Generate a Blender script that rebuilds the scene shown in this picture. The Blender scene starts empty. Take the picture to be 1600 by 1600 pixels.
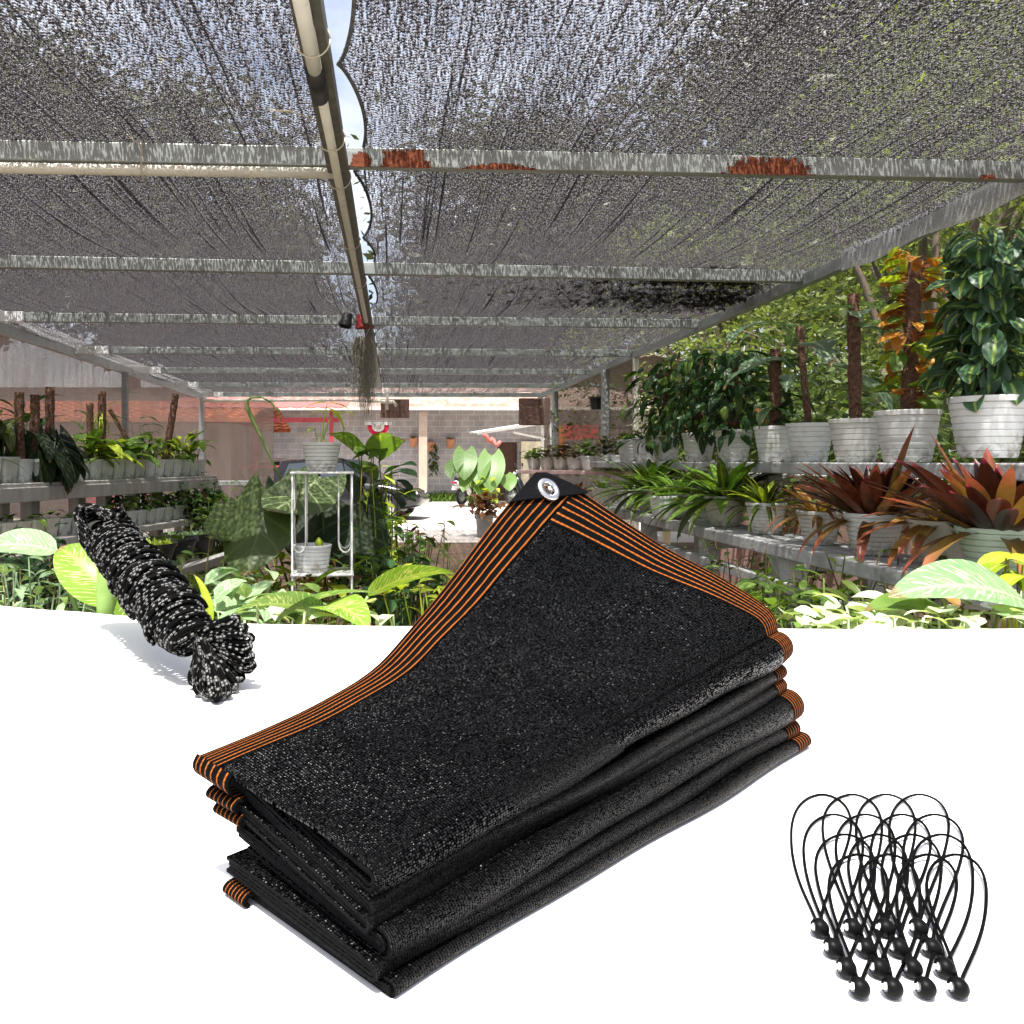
import bpy, bmesh, math, random
import numpy as np
from mathutils import Vector, Matrix, Quaternion
R = math.radians
PI = math.pi
random.seed(7)
rng = np.random.default_rng(7)
S = bpy.context.scene
COL = S.collection
H = 1.4            # eye height
TZ = 1.1           # table top height


def P(px, py, d):
    """a place seen in direction (px, py), d metres ahead"""
    return Vector(((px - 615) / 1300 * d, d, H - (py - 720) / 1300 * d))


# ------------------------------------------------------------------ materials
MATS = {}


def nodes_of(name):
    m = bpy.data.materials.new(name)
    m.use_nodes = True
    nt = m.node_tree
    nt.nodes.clear()
    out = nt.nodes.new('ShaderNodeOutputMaterial')
    return m, nt, out


def N(nt, typ, **kw):
    n = nt.nodes.new(typ)
    for k, v in kw.items():
        if k.startswith('i_'):
            n.inputs[k[2:].replace('_', ' ')].default_value = v
        else:
            setattr(n, k, v)
    return n


def L(nt, a, b):
    nt.links.new(a, b)


def ramp(nt, fac, stops):
    r = N(nt, 'ShaderNodeValToRGB')
    e = r.color_ramp.elements
    while len(e) < len(stops):
        e.new(0.5)
    for el, (p, c) in zip(e, stops):
        el.position = p
        el.color = (c[0], c[1], c[2], 1) if not isinstance(c, (int, float)) else (c, c, c, 1)
    L(nt, fac, r.inputs['Fac'])
    return r.outputs['Color']


def math_n(nt, op, a, b=None, c=None):
    n = N(nt, 'ShaderNodeMath', operation=op)
    for i, x in enumerate((a, b, c)):
        if x is None:
            continue
        if isinstance(x, (int, float)):
            n.inputs[i].default_value = x
        else:
            L(nt, x, n.inputs[i])
    return n.outputs[0]


def mixc(nt, fac, a, b, typ='MIX'):
    n = N(nt, 'ShaderNodeMix', data_type='RGBA', blend_type=typ)
    for s, x in ((0, fac), (6, a), (7, b)):
        if hasattr(x, 'node'):
            L(nt, x, n.inputs[s])
        elif isinstance(x, (int, float)):
            n.inputs[s].default_value = x
        else:
            n.inputs[s].default_value = (*x[:3], 1)
    return n.outputs[2]


def coords(nt, kind='Object', scale=(1, 1, 1), rot=(0, 0, 0)):
    tc = N(nt, 'ShaderNodeTexCoord')
    mp = N(nt, 'ShaderNodeMapping')
    mp.inputs['Scale'].default_value = scale
    mp.inputs['Rotation'].default_value = rot
    L(nt, tc.outputs[kind], mp.inputs['Vector'])
    return mp.outputs[0]


def noise(nt, vec, scale, detail=3, rough=.55):
    n = N(nt, 'ShaderNodeTexNoise')
    n.inputs['Scale'].default_value = scale
    n.inputs['Detail'].default_value = detail
    n.inputs['Roughness'].default_value = rough
    L(nt, vec, n.inputs['Vector'])
    return n.outputs['Fac']


def pm(name, base, rough=.6, var=.2, scale=6., bump=0., bscale=40., metal=0., spec=.4, stain=None, stain_amt=.5,
       stain_scale=2.5, stretch=(1, 1, 1), used=False):
    """painted / plain solid surface with noise variation, optional stain colour and bump"""
    if name in MATS:
        return MATS[name]
    m, nt, out = nodes_of(name)
    b = N(nt, 'ShaderNodeBsdfPrincipled')
    v = coords(nt, 'Object', stretch)
    n = noise(nt, v, scale, 5)
    lo = [max(0, c * (1 - var)) for c in base]
    hi = [min(1, c * (1 + var)) for c in base]
    col = ramp(nt, n, [(.3, lo), (.7, hi)])
    if stain:
        n2 = noise(nt, v, stain_scale, 6, .65)
        f = ramp(nt, n2, [(stain_amt, 0), (stain_amt + .1, 1)])
        col = mixc(nt, f, col, stain)
    if used:
        # each pot has aged differently; soil splashes low down, algae film in streaks
        oi = N(nt, 'ShaderNodeObjectInfo')
        col = mixc(nt, 1., col, ramp(nt, oi.outputs['Random'], [(0, (.80, .80, .74)), (.5, (.96, .96, .94)), (1, (1.04, 1.05, 1.06))]), 'MULTIPLY')
        sz_ = N(nt, 'ShaderNodeSeparateXYZ'); L(nt, v, sz_.inputs[0])
        tcw_ = N(nt, 'ShaderNodeVectorMath', operation='ADD'); L(nt, v, tcw_.inputs[0]); L(nt, oi.outputs['Random'], tcw_.inputs[1])
        nd = noise(nt, tcw_.outputs[0], 34, 5, .7)
        low = math_n(nt, 'MULTIPLY', ramp(nt, sz_.outputs[2], [(0.0, 1), (.075, 0)]), ramp(nt, nd, [(.46, 0), (.58, .75)]))
        col = mixc(nt, low, col, (.17, .13, .085))
        nd2 = noise(nt, tcw_.outputs[0], 11, 4, .6)
        col = mixc(nt, ramp(nt, nd2, [(.54, 0), (.72, .45)]), col, (.36, .38, .25))
    L(nt, col, b.inputs['Base Color'])
    b.inputs['Roughness'].default_value = rough
    b.inputs['Metallic'].default_value = metal
    b.inputs['Specular IOR Level'].default_value = spec
    if bump:
        nb = noise(nt, v, bscale, 4)
        bp = N(nt, 'ShaderNodeBump')
        bp.inputs['Strength'].default_value = bump
        bp.inputs['Distance'].default_value = .01
        L(nt, nb, bp.inputs['Height'])
        L(nt, bp.outputs[0], b.inputs['Normal'])
    L(nt, b.outputs[0], out.inputs[0])
    MATS[name] = m
    return m


def leafmat(name, base, tip=None, vein=None, trans=.35, rough=.42, var=.45, vary_to=None, edge=None, spec=.35,
            variegate=None, veinw=.06, sidevein=False, tipat=.72, brown=True, tint=(1.3, 1.35, .55)):
    """leaf: UV.x across, UV.y along; per-leaf variation, midrib, light through the blade"""
    if name in MATS:
        return MATS[name]
    m, nt, out = nodes_of(name)
    uvn = N(nt, 'ShaderNodeTexCoord')
    sep = N(nt, 'ShaderNodeSeparateXYZ')
    L(nt, uvn.outputs['UV'], sep.inputs[0])
    u, v = sep.outputs[0], sep.outputs[1]
    geo = N(nt, 'ShaderNodeNewGeometry')
    rnd = geo.outputs['Random Per Island']
    lo = [c * (1 - var) for c in base]
    hi = [min(1, c * (1 + var)) for c in (vary_to or base)]
    col = ramp(nt, rnd, [(0, lo), (1, hi)])
    if tip:
        f = ramp(nt, v, [(tipat, 0), (.985, 1)])
        col = mixc(nt, f, col, tip)
    bl = noise(nt, uvn.outputs['Object'], 24, 4, .6)
    col = mixc(nt, 1., col, ramp(nt, bl, [(.3, (.80, .84, .78)), (.7, (1.18, 1.14, 1.1))]), 'MULTIPLY')
    ax = math_n(nt, 'ABSOLUTE', math_n(nt, 'SUBTRACT', u, .5))
    if brown:
        # a dry tip on some of the leaves
        dry = math_n(nt, 'MULTIPLY', ramp(nt, math_n(nt, 'ADD', v, math_n(nt, 'MULTIPLY', bl, .12)), [(.97, 0), (1.02, 1)]), ramp(nt, math_n(nt, 'FRACT', math_n(nt, 'MULTIPLY', rnd, 17)), [(.55, 0), (.6, .85)]))
        col = mixc(nt, dry, col, (.20, .12, .045))
    if variegate:
        mp = N(nt, 'ShaderNodeMapping')
        mp.inputs['Scale'].default_value = (9, 5, 1)
        # slanting flecks that run from midrib to margin
        cmb = N(nt, 'ShaderNodeCombineXYZ')
        L(nt, math_n(nt, 'MULTIPLY', ax, 2.2), cmb.inputs[0])
        L(nt, math_n(nt, 'MULTIPLY', math_n(nt, 'SUBTRACT', v, math_n(nt, 'MULTIPLY', ax, .42)), 26), cmb.inputs[1])
        L(nt, math_n(nt, 'MULTIPLY', rnd, 31), cmb.inputs[2])
        nn = noise(nt, cmb.outputs[0], 1.5, 4, .65)
        f = ramp(nt, nn, [(.55, 0), (.63, 1)])
        col = mixc(nt, f, col, variegate)
    if edge:
        f = ramp(nt, ax, [(.30, 0), (.46, 1)])
        col = mixc(nt, f, col, edge)
    if vein:
        f = ramp(nt, ax, [(veinw * .5, 1), (veinw, 0)])
        if sidevein:
            w = math_n(nt, 'FRACT', math_n(nt, 'MULTIPLY', math_n(nt, 'SUBTRACT', v, math_n(nt, 'MULTIPLY', ax, .55)), 5.5))
            w2 = math_n(nt, 'ABSOLUTE', math_n(nt, 'SUBTRACT', w, .5))
            f2 = ramp(nt, w2, [(.05, .75), (.1, 0)])
            f = math_n(nt, 'MAXIMUM', f, f2)
        col = mixc(nt, f, col, vein)
    b = N(nt, 'ShaderNodeBsdfPrincipled')
    b.inputs['Roughness'].default_value = rough
    b.inputs['Specular IOR Level'].default_value = spec
    L(nt, col, b.inputs['Base Color'])
    tr = N(nt, 'ShaderNodeBsdfTranslucent')
    tcol = mixc(nt, 1.0, col, tint, 'MULTIPLY')
    L(nt, tcol, tr.inputs[0])
    mx = N(nt, 'ShaderNodeMixShader')
    mx.inputs[0].default_value = trans
    L(nt, b.outputs[0], mx.inputs[1])
    L(nt, tr.outputs[0], mx.inputs[2])
    L(nt, mx.outputs[0], out.inputs[0])
    MATS[name] = m
    return m


def netmat(name, cell, trans, thread, glow, streak=.12, rowstretch=1.0, soft=.05, streakscale=26, kind='Object', axes='XY', seams=0.):
    """knitted shade cloth: open pores (transparent) between dark threads that let some light through"""
    m, nt, out = nodes_of(name)
    v = coords(nt, kind)
    sep = N(nt, 'ShaderNodeSeparateXYZ')
    L(nt, v, sep.inputs[0])
    a, b_ = (sep.outputs['XYZ'.index(c)] for c in axes)
    cmb = N(nt, 'ShaderNodeCombineXYZ')
    L(nt, math_n(nt, 'MULTIPLY', a, 1 / cell), cmb.inputs[0])
    L(nt, math_n(nt, 'MULTIPLY', b_, rowstretch / cell), cmb.inputs[1])
    n1 = noise(nt, cmb.outputs[0], 1.0, 2.5, .6)
    st = N(nt, 'ShaderNodeCombineXYZ')
    L(nt, math_n(nt, 'MULTIPLY', a, streakscale), st.inputs[0])
    L(nt, math_n(nt, 'MULTIPLY', b_, .8), st.inputs[1])
    n2 = noise(nt, st.outputs[0], 1.0, 4, .7)
    s = math_n(nt, 'MULTIPLY', math_n(nt, 'SUBTRACT', n2, .5), streak * 2.0)
    tot = math_n(nt, 'ADD', n1, s)
    if seams:
        # darker lines where the knit is tighter, running along the cloth
        sm = N(nt, 'ShaderNodeCombineXYZ')
        L(nt, math_n(nt, 'MULTIPLY', a, 55), sm.inputs[0])
        L(nt, math_n(nt, 'MULTIPLY', b_, .35), sm.inputs[1])
        ln_ = noise(nt, sm.outputs[0], 1.0, 2, .5)
        k_ = ramp(nt, ln_, [(.60, 0), (.70, seams)])
        tot = math_n(nt, 'SUBTRACT', tot, k_)
    c = .5 + (.5 - trans) * .28
    f = ramp(nt, tot, [(c - soft, 0), (c + soft, 1)])     # 1 = open pore
    dif = N(nt, 'ShaderNodeBsdfDiffuse')
    dif.inputs[0].default_value = (*thread, 1)
    tr = N(nt, 'ShaderNodeBsdfTranslucent')
    nn = noise(nt, cmb.outputs[0], 2.3, 2, .6)
    g = ramp(nt, nn, [(.40, [x * .15 for x in glow]), (.54, glow), (.66, [min(1, x * 7.5) for x in glow])])
    L(nt, g, tr.inputs[0])
    ad = N(nt, 'ShaderNodeAddShader')
    L(nt, dif.outputs[0], ad.inputs[0])
    L(nt, tr.outputs[0], ad.inputs[1])
    tp = N(nt, 'ShaderNodeBsdfTransparent')
    mx = N(nt, 'ShaderNodeMixShader')
    L(nt, f, mx.inputs[0])
    L(nt, ad.outputs[0], mx.inputs[1])
    L(nt, tp.outputs[0], mx.inputs[2])
    L(nt, mx.outputs[0], out.inputs[0])
    return m


# ------------------------------------------------------------------ mesh building
class MB:
    def __init__(s):
        s.v, s.f, s.uv, s.m = [], [], [], []

    def add(s, verts, faces, uvs=None, mat=0):
        o = len(s.v)
        s.v.extend(tuple(x) for x in verts)
        for f in faces:
            s.f.append(tuple(i + o for i in f))
            s.m.append(mat)
            if uvs is not None:
                s.uv.extend(uvs[i] for i in f)
            else:
                s.uv.extend((0., 0.) for _ in f)
        return o

    def box(s, c, size, rz=0., mat=0, rx=0., ry=0.):
        M = Matrix.Translation(Vector(c)) @ Matrix.Rotation(rz, 4, 'Z') @ Matrix.Rotation(ry, 4, 'Y') @ Matrix.Rotation(rx, 4, 'X')
        hx, hy, hz = (x / 2 for x in size)
        vs = [M @ Vector((a * hx, b * hy, c_ * hz)) for a in (-1, 1) for b in (-1, 1) for c_ in (-1, 1)]
        s.add(vs, [(0, 1, 3, 2), (4, 6, 7, 5), (0, 4, 5, 1), (2, 3, 7, 6), (0, 2, 6, 4), (1, 5, 7, 3)], None, mat)

    def bar(s, p, q, w, h, mat=0):
        """rectangular bar from p to q"""
        p, q = Vector(p), Vector(q)
        d = (q - p).normalized()
        side = d.cross(Vector((0, 0, 1)))
        if side.length < .05:
            side = Vector((1, 0, 0))
        side.normalize()
        up = side.cross(d)
        vs = []
        for c in (p, q):
            for a, b in ((-1, -1), (1, -1), (1, 1), (-1, 1)):
                vs.append(c + side * a * w / 2 + up * b * h / 2)
        s.add(vs, [(0, 3, 2, 1), (4, 5, 6, 7), (0, 1, 5, 4), (1, 2, 6, 5), (2, 3, 7, 6), (3, 0, 4, 7)], None, mat)

    def tube(s, pts, r, n=8, cap=True, mat=0, vscale=1., closed=False):
        pts = [Vector(p) for p in pts]
        k = len(pts)
        rs = r if hasattr(r, '__len__') else [r] * k
        tang = []
        for i in range(k):
            if closed:
                a, b = pts[i - 1], pts[(i + 1) % k]
            else:
                a, b = pts[max(i - 1, 0)], pts[min(i + 1, k - 1)]
            t = b - a
            tang.append(t.normalized() if t.length > 1e-9 else Vector((0, 0, 1)))
        ref = Vector((0, 0, 1)) if abs(tang[0].z) < .9 else Vector((1, 0, 0))
        nrm = (ref - tang[0] * ref.dot(tang[0])).normalized()
        vs, uvs = [], []
        dist = 0
        for i in range(k):
            if i:
                nrm = nrm - tang[i] * nrm.dot(tang[i])
                if nrm.length < 1e-6:
                    nrm = tang[i].orthogonal()
                nrm.normalize()
                dist += (pts[i] - pts[i - 1]).length
            bi = tang[i].cross(nrm)
            for j in range(n):
                a = 2 * PI * j / n
                vs.append(pts[i] + (nrm * math.cos(a) + bi * math.sin(a)) * rs[i])
                uvs.append((j / n, dist * vscale))
        fs = []
        for i in range(k if closed else k - 1):
            i2 = (i + 1) % k
            for j in range(n):
                fs.append((i * n + j, i * n + (j + 1) % n, i2 * n + (j + 1) % n, i2 * n + j))
        if cap and not closed:
            fs.append(tuple(range(n - 1, -1, -1)))
            fs.append(tuple((k - 1) * n + j for j in range(n)))
        s.add(vs, fs, uvs, mat)

    def lathe(s, prof, n=24, c=(0, 0, 0), mat=0, axis=None, squash=1.):
        """prof: (radius, height); open profile about z (or about the given axis)"""
        c = Vector(c)
        q = Vector((0, 0, 1)).rotation_difference(Vector(axis)) if axis is not None else Quaternion()
        vs, uvs = [], []
        for i, (r, z) in enumerate(prof):
            for j in range(n):
                a = 2 * PI * j / n
                vs.append(c + q @ Vector((r * math.cos(a), r * math.sin(a) * squash, z)))
                uvs.append((j / n, i / max(1, len(prof) - 1)))
        fs = [(i * n + j, i * n + (j + 1) % n, (i + 1) * n + (j + 1) % n, (i + 1) * n + j)
              for i in range(len(prof) - 1) for j in range(n)]
        s.add(vs, fs, uvs, mat)

    def grid(s, fn, nu, nv, mat=0, uvfn=None, flip=False, skip=None):
        vs, uvs = [], []
        for j in range(nv + 1):
            for i in range(nu + 1):
                a, b = i / nu, j / nv
                vs.append(fn(a, b))
                uvs.append(uvfn(a, b) if uvfn else (a, b))
        fs = []
        for j in range(nv):
            for i in range(nu):
                q = (j * (nu + 1) + i, j * (nu + 1) + i + 1, (j + 1) * (nu + 1) + i + 1, (j + 1) * (nu + 1) + i)
                if skip and skip(sum((Vector(vs[k]) for k in q), Vector()) / 4):
                    continue
                fs.append(q[::-1] if flip else q)
        s.add(vs, fs, uvs, mat)

    def build(s, name, mats, parent=None, smooth=True, bevel=0., solid=0., loc=None, autosm=None, offset=0.):
        me = bpy.data.meshes.new(name)
        me.from_pydata(s.v, [], s.f)
        uvl = me.uv_layers.new(name='UVMap')
        uvl.data.foreach_set('uv', np.array(s.uv, dtype=np.float32).ravel())
        mats = mats if isinstance(mats, (list, tuple)) else [mats]
        for m in mats:
            me.materials.append(m)
        if len(mats) > 1:
            me.polygons.foreach_set('material_index', np.array(s.m, dtype=np.int32))
        me.polygons.foreach_set('use_smooth', np.full(len(s.f), smooth))
        me.update()
        if autosm:
            me.set_sharp_from_angle(angle=R(autosm))
        o = bpy.data.objects.new(name, me)
        COL.objects.link(o)
        if parent:
            o.parent = parent
        if loc is not None:
            o.location = loc
        if bevel:
            b = o.modifiers.new('bevel', 'BEVEL')
            b.width = bevel
            b.segments = 2
            b.limit_method = 'ANGLE'
        if solid:
            b = o.modifiers.new('solid', 'SOLIDIFY')
            b.thickness = solid
            b.offset = offset
        return o


def tag(o, label, cat, group=None, kind=None):
    if label:
        o['label'] = label
    if cat:
        o['category'] = cat
    if group:
        o['group'] = group
    if kind:
        o['kind'] = kind
    return o


def thing(name, label, cat, loc=(0, 0, 0), rz=0., group=None):
    o = bpy.data.objects.new(name, None)
    o.empty_display_size = .1
    COL.objects.link(o)
    o.location = loc
    o.rotation_euler = (0, 0, rz)
    return tag(o, label, cat, group)


def copy_tree(o, parent=None):
    c = o.copy()
    COL.objects.link(c)
    if parent:
        c.parent = parent
    for ch in list(o.children):
        copy_tree(ch, c)
    return c


# ------------------------------------------------------------------ leaves
def wfun(kind, t):
    if kind == 'strap':
        return (.7 + .3 * min(1, t * 3)) * (1 - max(0, (t - .55) / .45) ** 2.0)
    if kind == 'lance':
        return max(0, math.sin(PI * min(1, t ** .62))) ** .9
    if kind == 'ovate':
        return max(0, math.sin(PI * min(1, t ** .72))) ** .75
    if kind == 'heart':
        return max(0, math.sin(PI * (.13 + .87 * t ** .9))) ** .75
    if kind == 'torn':
        return max(0, math.sin(PI * min(1, t ** .72))) ** .7 * (.5 + .5 * abs(math.sin(PI * 4.5 * t)))
    return 1


def leaf(mb, base, d, Ln, W, kind='ovate', droop=.6, fold=.22, nl=7, nc=2, roll=0., mat=0, wave=0., side=None):
    d = Vector(d).normalized()
    if side is None:
        side = d.cross(Vector((0, 0, 1)))
        if side.length < .08:
            a = random.random() * 6.28
            side = Vector((math.cos(a), math.sin(a), 0))
    else:
        side = Vector(side)
    side.normalize()
    if roll:
        side = Quaternion(d, roll) @ side
    cur, pos = d.copy(), Vector(base)
    vs, uvs = [], []
    step = Ln / nl
    ph = random.random() * 6.28
    for i in range(nl + 1):
        t = i / nl
        n = side.cross(cur)
        w = W / 2 * wfun(kind, t)
        if i == nl:
            w = max(w, W * .012)
        for c in range(-nc, nc + 1):
            x = c / nc
            p = pos + side * (x * w) + n * (fold * abs(x) * w + (wave * W * math.sin(ph + t * 11 + x * 2) * abs(x) if wave else 0))
            if kind == 'heart':
                p = p - cur * (abs(x) ** 1.6 * Ln * .24 * (1 - t) ** 3)
            vs.append(p)
            uvs.append(((x + 1) / 2, t))
        if i < nl:
            cur = Quaternion(side, -droop / nl * (.5 + t)) @ cur
            pos = pos + cur * step
    k = 2 * nc + 1
    fs = [(i * k + j, i * k + j + 1, (i + 1) * k + j + 1, (i + 1) * k + j) for i in range(nl) for j in range(2 * nc)]
    mb.add(vs, fs, uvs, mat)


def dirv(az, el):
    return Vector((math.cos(az) * math.cos(el), math.sin(az) * math.cos(el), math.sin(el)))


def stem(mb, p, q, r, bend=.15, n=5, seg=6, mat=0):
    p, q = Vector(p), Vector(q)
    mid = (p + q) / 2 + Vector((random.uniform(-1, 1), random.uniform(-1, 1), .6)) * (q - p).length * bend
    pts = []
    for i in range(seg + 1):
        t = i / seg
        pts.append(p * (1 - t) ** 2 + mid * 2 * t * (1 - t) + q * t * t)
    mb.tube(pts, [r * (1 - .45 * i / seg) for i in range(seg + 1)], n, True, mat)


# ------------------------------------------------------------------ material library
G = {}
G['white_pot'] = pm('white pot plastic', (.73, .74, .72), .45, .07, 5, stain=(.46, .42, .33), stain_amt=.585, stain_scale=7, used=True)
G['cream_pot'] = pm('cream pot plastic', (.68, .66, .58), .5, .08, 5, stain=(.42, .38, .3), stain_amt=.6, stain_scale=6, used=True)
G['mint_pot'] = pm('mint pot plastic', (.50, .62, .50), .45, .06, 5)
G['black_pot'] = pm('black pot plastic', (.02, .02, .021), .5, .2)
G['red_pot'] = pm('red pot plastic', (.42, .05, .05), .5, .2)
G['grey_pot'] = pm('grey pot plastic', (.3, .3, .29), .6, .2)
G['soil'] = pm('potting soil', (.05, .035, .025), .95, .5, 60, .8, 90)
G['galv'] = pm('galvanised steel', (.29, .315, .305), .5, .12, 9, metal=.3, stain=(.23, .245, .235), stain_amt=.52, stain_scale=5, stretch=(.5, 1, 2.5))
G['galvd'] = pm('weathered steel', (.30, .33, .32), .5, .2, 22, metal=.3)
G['paint'] = pm('pale blue grey paint', (.52, .56, .60), .5, .14, 9, stain=(.3, .31, .32), stain_amt=.62, stain_scale=6)
G['chan'] = pm('oxidised channel steel', (.14, .135, .11), .5, .3, 20, metal=.4)
G['pvc'] = pm('aged white pipe', (.66, .64, .55), .42, .08, 7, stain=(.4, .36, .27), stain_amt=.6, stain_scale=8)
G['rust'] = pm('flaking rust', (.30, .065, .02), .9, .5, 40, .6, 120)
G['concrete'] = pm('bench concrete', (.44, .45, .44), .85, .2, 9, .25, 60, stain=(.24, .24, .22), stain_amt=.56, stain_scale=7)
G['wood'] = pm('grey weathered wood', (.44, .43, .40), .85, .25, 12, .3, 50, stretch=(1, 1, .2))
G['bark'] = pm('tree bark', (.13, .10, .075), .95, .4, 9, .8, 30, stretch=(1, 1, .25))
G['moss'] = pm('coir fibre pole', (.13, .07, .045), .98, .55, 60, 1., 120)
G['wire'] = pm('white enamel wire', (.74, .74, .71), .4, .06)
G['gstem'] = pm('green stem', (.16, .26, .06), .5, .25, 20)
G['dstem'] = pm('dark stem', (.06, .09, .03), .5, .25, 20)
G['black'] = pm('black rubber', (.014, .014, .015), .5, .2)
G['chrome'] = pm('bright metal', (.72, .72, .72), .22, .05, metal=1.)
G['glass'] = pm('dark car glass', (.03, .04, .05), .08, .1, spec=.7)
G['carblack'] = pm('black car paint', (.012, .012, .016), .18, .1, spec=.6)
G['carwhite'] = pm('white car paint', (.75, .76, .77), .25, .04, spec=.5)
G['redpaint'] = pm('red paint', (.42, .05, .06), .5, .2)
G['teal'] = pm('teal cloth', (.02, .36, .27), .7, .2)
G['lime'] = leafmat('lime leaf', (.30, .42, .03), vein=(.45, .5, .1), vary_to=(.4, .5, .04), var=.2)
G['green'] = leafmat('mid green leaf', (.068, .15, .028), vein=(.16, .25, .07), vary_to=(.14, .23, .045))
G['dgreen'] = leafmat('dark green leaf', (.022, .06, .016), vein=(.05, .1, .03), trans=.22)
G['velvet'] = leafmat('velvet anthurium leaf', (.011, .020, .010), vein=(.07, .10, .05), vary_to=(.022, .038, .014), trans=.12, sidevein=True, veinw=.025, rough=.6, spec=.2)
G['velvetback'] = leafmat('pale veined leaf', (.10, .15, .055), vein=(.34, .42, .2), trans=.2, sidevein=True, veinw=.035, var=.15)
G['olive'] = leafmat('olive leaf', (.055, .085, .014), vein=(.12, .15, .03), trans=.3)
G['brom'] = leafmat('green strap leaf', (.085, .19, .028), vary_to=(.17, .30, .05), trans=.35, rough=.32, var=.35)
G['maroon'] = leafmat('maroon strap leaf', (.026, .006, .009), tip=(.40, .05, .14), tipat=.9, vary_to=(.075, .03, .014), trans=.2, rough=.3, var=.5, tint=(1.3, .7, .6), brown=False)
G['maroon2'] = leafmat('bronze strap leaf', (.11, .045, .02), tip=(.42, .10, .08), tipat=.6, vary_to=(.2, .13, .035), trans=.3, rough=.32, var=.3, tint=(1.2, 1., .6))
G['orange'] = leafmat('orange strap leaf', (.30, .10, .03), tip=(.42, .08, .05), vary_to=(.34, .22, .06), trans=.35, var=.3)
G['dryleaf'] = leafmat('rust brown leaf', (.30, .075, .02), vary_to=(.42, .2, .03), trans=.3, var=.4)
G['varieg'] = leafmat('yellow variegated leaf', (.17, .30, .03), variegate=(.62, .62, .28), vein=(.35, .42, .1), trans=.3, var=.18)
G['varpale'] = leafmat('pale variegated leaf', (.20, .34, .17), variegate=(.70, .72, .50), vein=(.4, .5, .3), trans=.3, var=.12)
G['philo'] = leafmat('banded philodendron leaf', (.035, .085, .035), vein=(.22, .32, .07), edge=(.07, .13, .08), trans=.2, veinw=.11, var=.3)
G['greyleaf'] = leafmat('silvery torn leaf', (.12, .19, .11), vein=(.25, .32, .2), trans=.3, var=.25)
G['begonia'] = leafmat('begonia leaf', (.09, .06, .04), vary_to=(.16, .15, .07), trans=.2, var=.5)
G['redleaf'] = leafmat('red crown leaf', (.16, .03, .03), vary_to=(.2, .1, .04), trans=.3, var=.5)
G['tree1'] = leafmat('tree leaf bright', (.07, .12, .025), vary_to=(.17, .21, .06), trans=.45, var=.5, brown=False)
G['tree3'] = leafmat('tree leaf dark', (.026, .040, .014), vary_to=(.055, .07, .022), trans=.3, var=.45, tint=(1.2, 1.2, .7), brown=False)  # darker leaf colour for the broad and tall trees
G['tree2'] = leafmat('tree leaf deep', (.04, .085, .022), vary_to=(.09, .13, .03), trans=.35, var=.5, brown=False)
G['airplant'] = pm('grey air plant', (.36, .34, .28), .9, .3, 30)
G['earleaf'] = leafmat('elephant ear leaf', (.045, .10, .028), vein=(.12, .2, .08), vary_to=(.09, .16, .04), trans=.3, sidevein=True, veinw=.03, brown=False)
G['fadeleaf'] = leafmat('white fade leaf', (.36, .48, .27), vein=(.55, .62, .45), vary_to=(.58, .66, .48), trans=.3, var=.12, sidevein=True, brown=False)  # leaf colour paled to carry the white fade
G['pink'] = pm('pink wall paint', (.62, .40, .35), .9, .12, 3, .2, 30, stain=(.5, .33, .29), stain_amt=.55)

# ================================================================== camera, sky, sun
cam = bpy.data.cameras.new('camera')
camo = bpy.data.objects.new('camera', cam)
COL.objects.link(camo)
camo.location = (0, 0, H)
camo.rotation_euler = (R(90), 0, 0)
cam.sensor_width = 36
cam.lens = 36 * 1300 / 1600
cam.shift_x = 185 / 1600
cam.shift_y = -80 / 1600
cam.clip_start = .05
cam.clip_end = 2000
S.camera = camo

SUN_EL, SUN_AZ = R(70), R(196)      # azimuth clockwise from +Y: behind the camera, a little to the left
sd = Vector((math.sin(SUN_AZ) * math.cos(SUN_EL), math.cos(SUN_AZ) * math.cos(SUN_EL), math.sin(SUN_EL)))
w = bpy.data.worlds.new('World')
S.world = w
w.use_nodes = True
nt = w.node_tree
sky = nt.nodes.new('ShaderNodeTexSky')
sky.sky_type = 'NISHITA'
sky.sun_disc = False
sky.sun_elevation = SUN_EL
sky.sun_rotation = SUN_AZ
sky.dust_density = 5.0
sky.ozone_density = 1.5
bg = nt.nodes['Background']
bg.inputs['Strength'].default_value = .115
tcw = nt.nodes.new('ShaderNodeTexCoord')
mpw = nt.nodes.new('ShaderNodeMapping')
mpw.inputs['Scale'].default_value = (1, 1, 2.2)
nt.links.new(tcw.outputs['Generated'], mpw.inputs[0])
cl = noise(nt, mpw.outputs[0], 2.6, 7, .6)
cf = ramp(nt, cl, [(.38, .08), (.64, .5)])
nt.links.new(mixc(nt, cf, sky.outputs[0], (8.0, 8.1, 8.4)), bg.inputs[0])     # thin bright cloud
sl = bpy.data.lights.new('sun', 'SUN')
sl.energy = 5.0
sl.angle = R(.55)
sl.color = (1, .96, .9)
so = bpy.data.objects.new('sun', sl)
COL.objects.link(so)
so.rotation_euler = sd.to_track_quat('Z', 'Y').to_euler()
S.view_settings.view_transform = 'Standard'
S.view_settings.look = 'None'
S.view_settings.exposure = 1.05
S.view_settings.gamma = 1
S.render.engine = 'CYCLES'
S.cycles.max_bounces = 7
S.cycles.diffuse_bounces = 4
S.cycles.glossy_bounces = 3
S.cycles.transmission_bounces = 5
S.cycles.transparent_max_bounces = 12
S.cycles.use_denoising = True
S.cycles.use_adaptive_sampling = True
S.cycles.adaptive_threshold = .015
S.cycles.sample_clamp_indirect = 6

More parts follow.
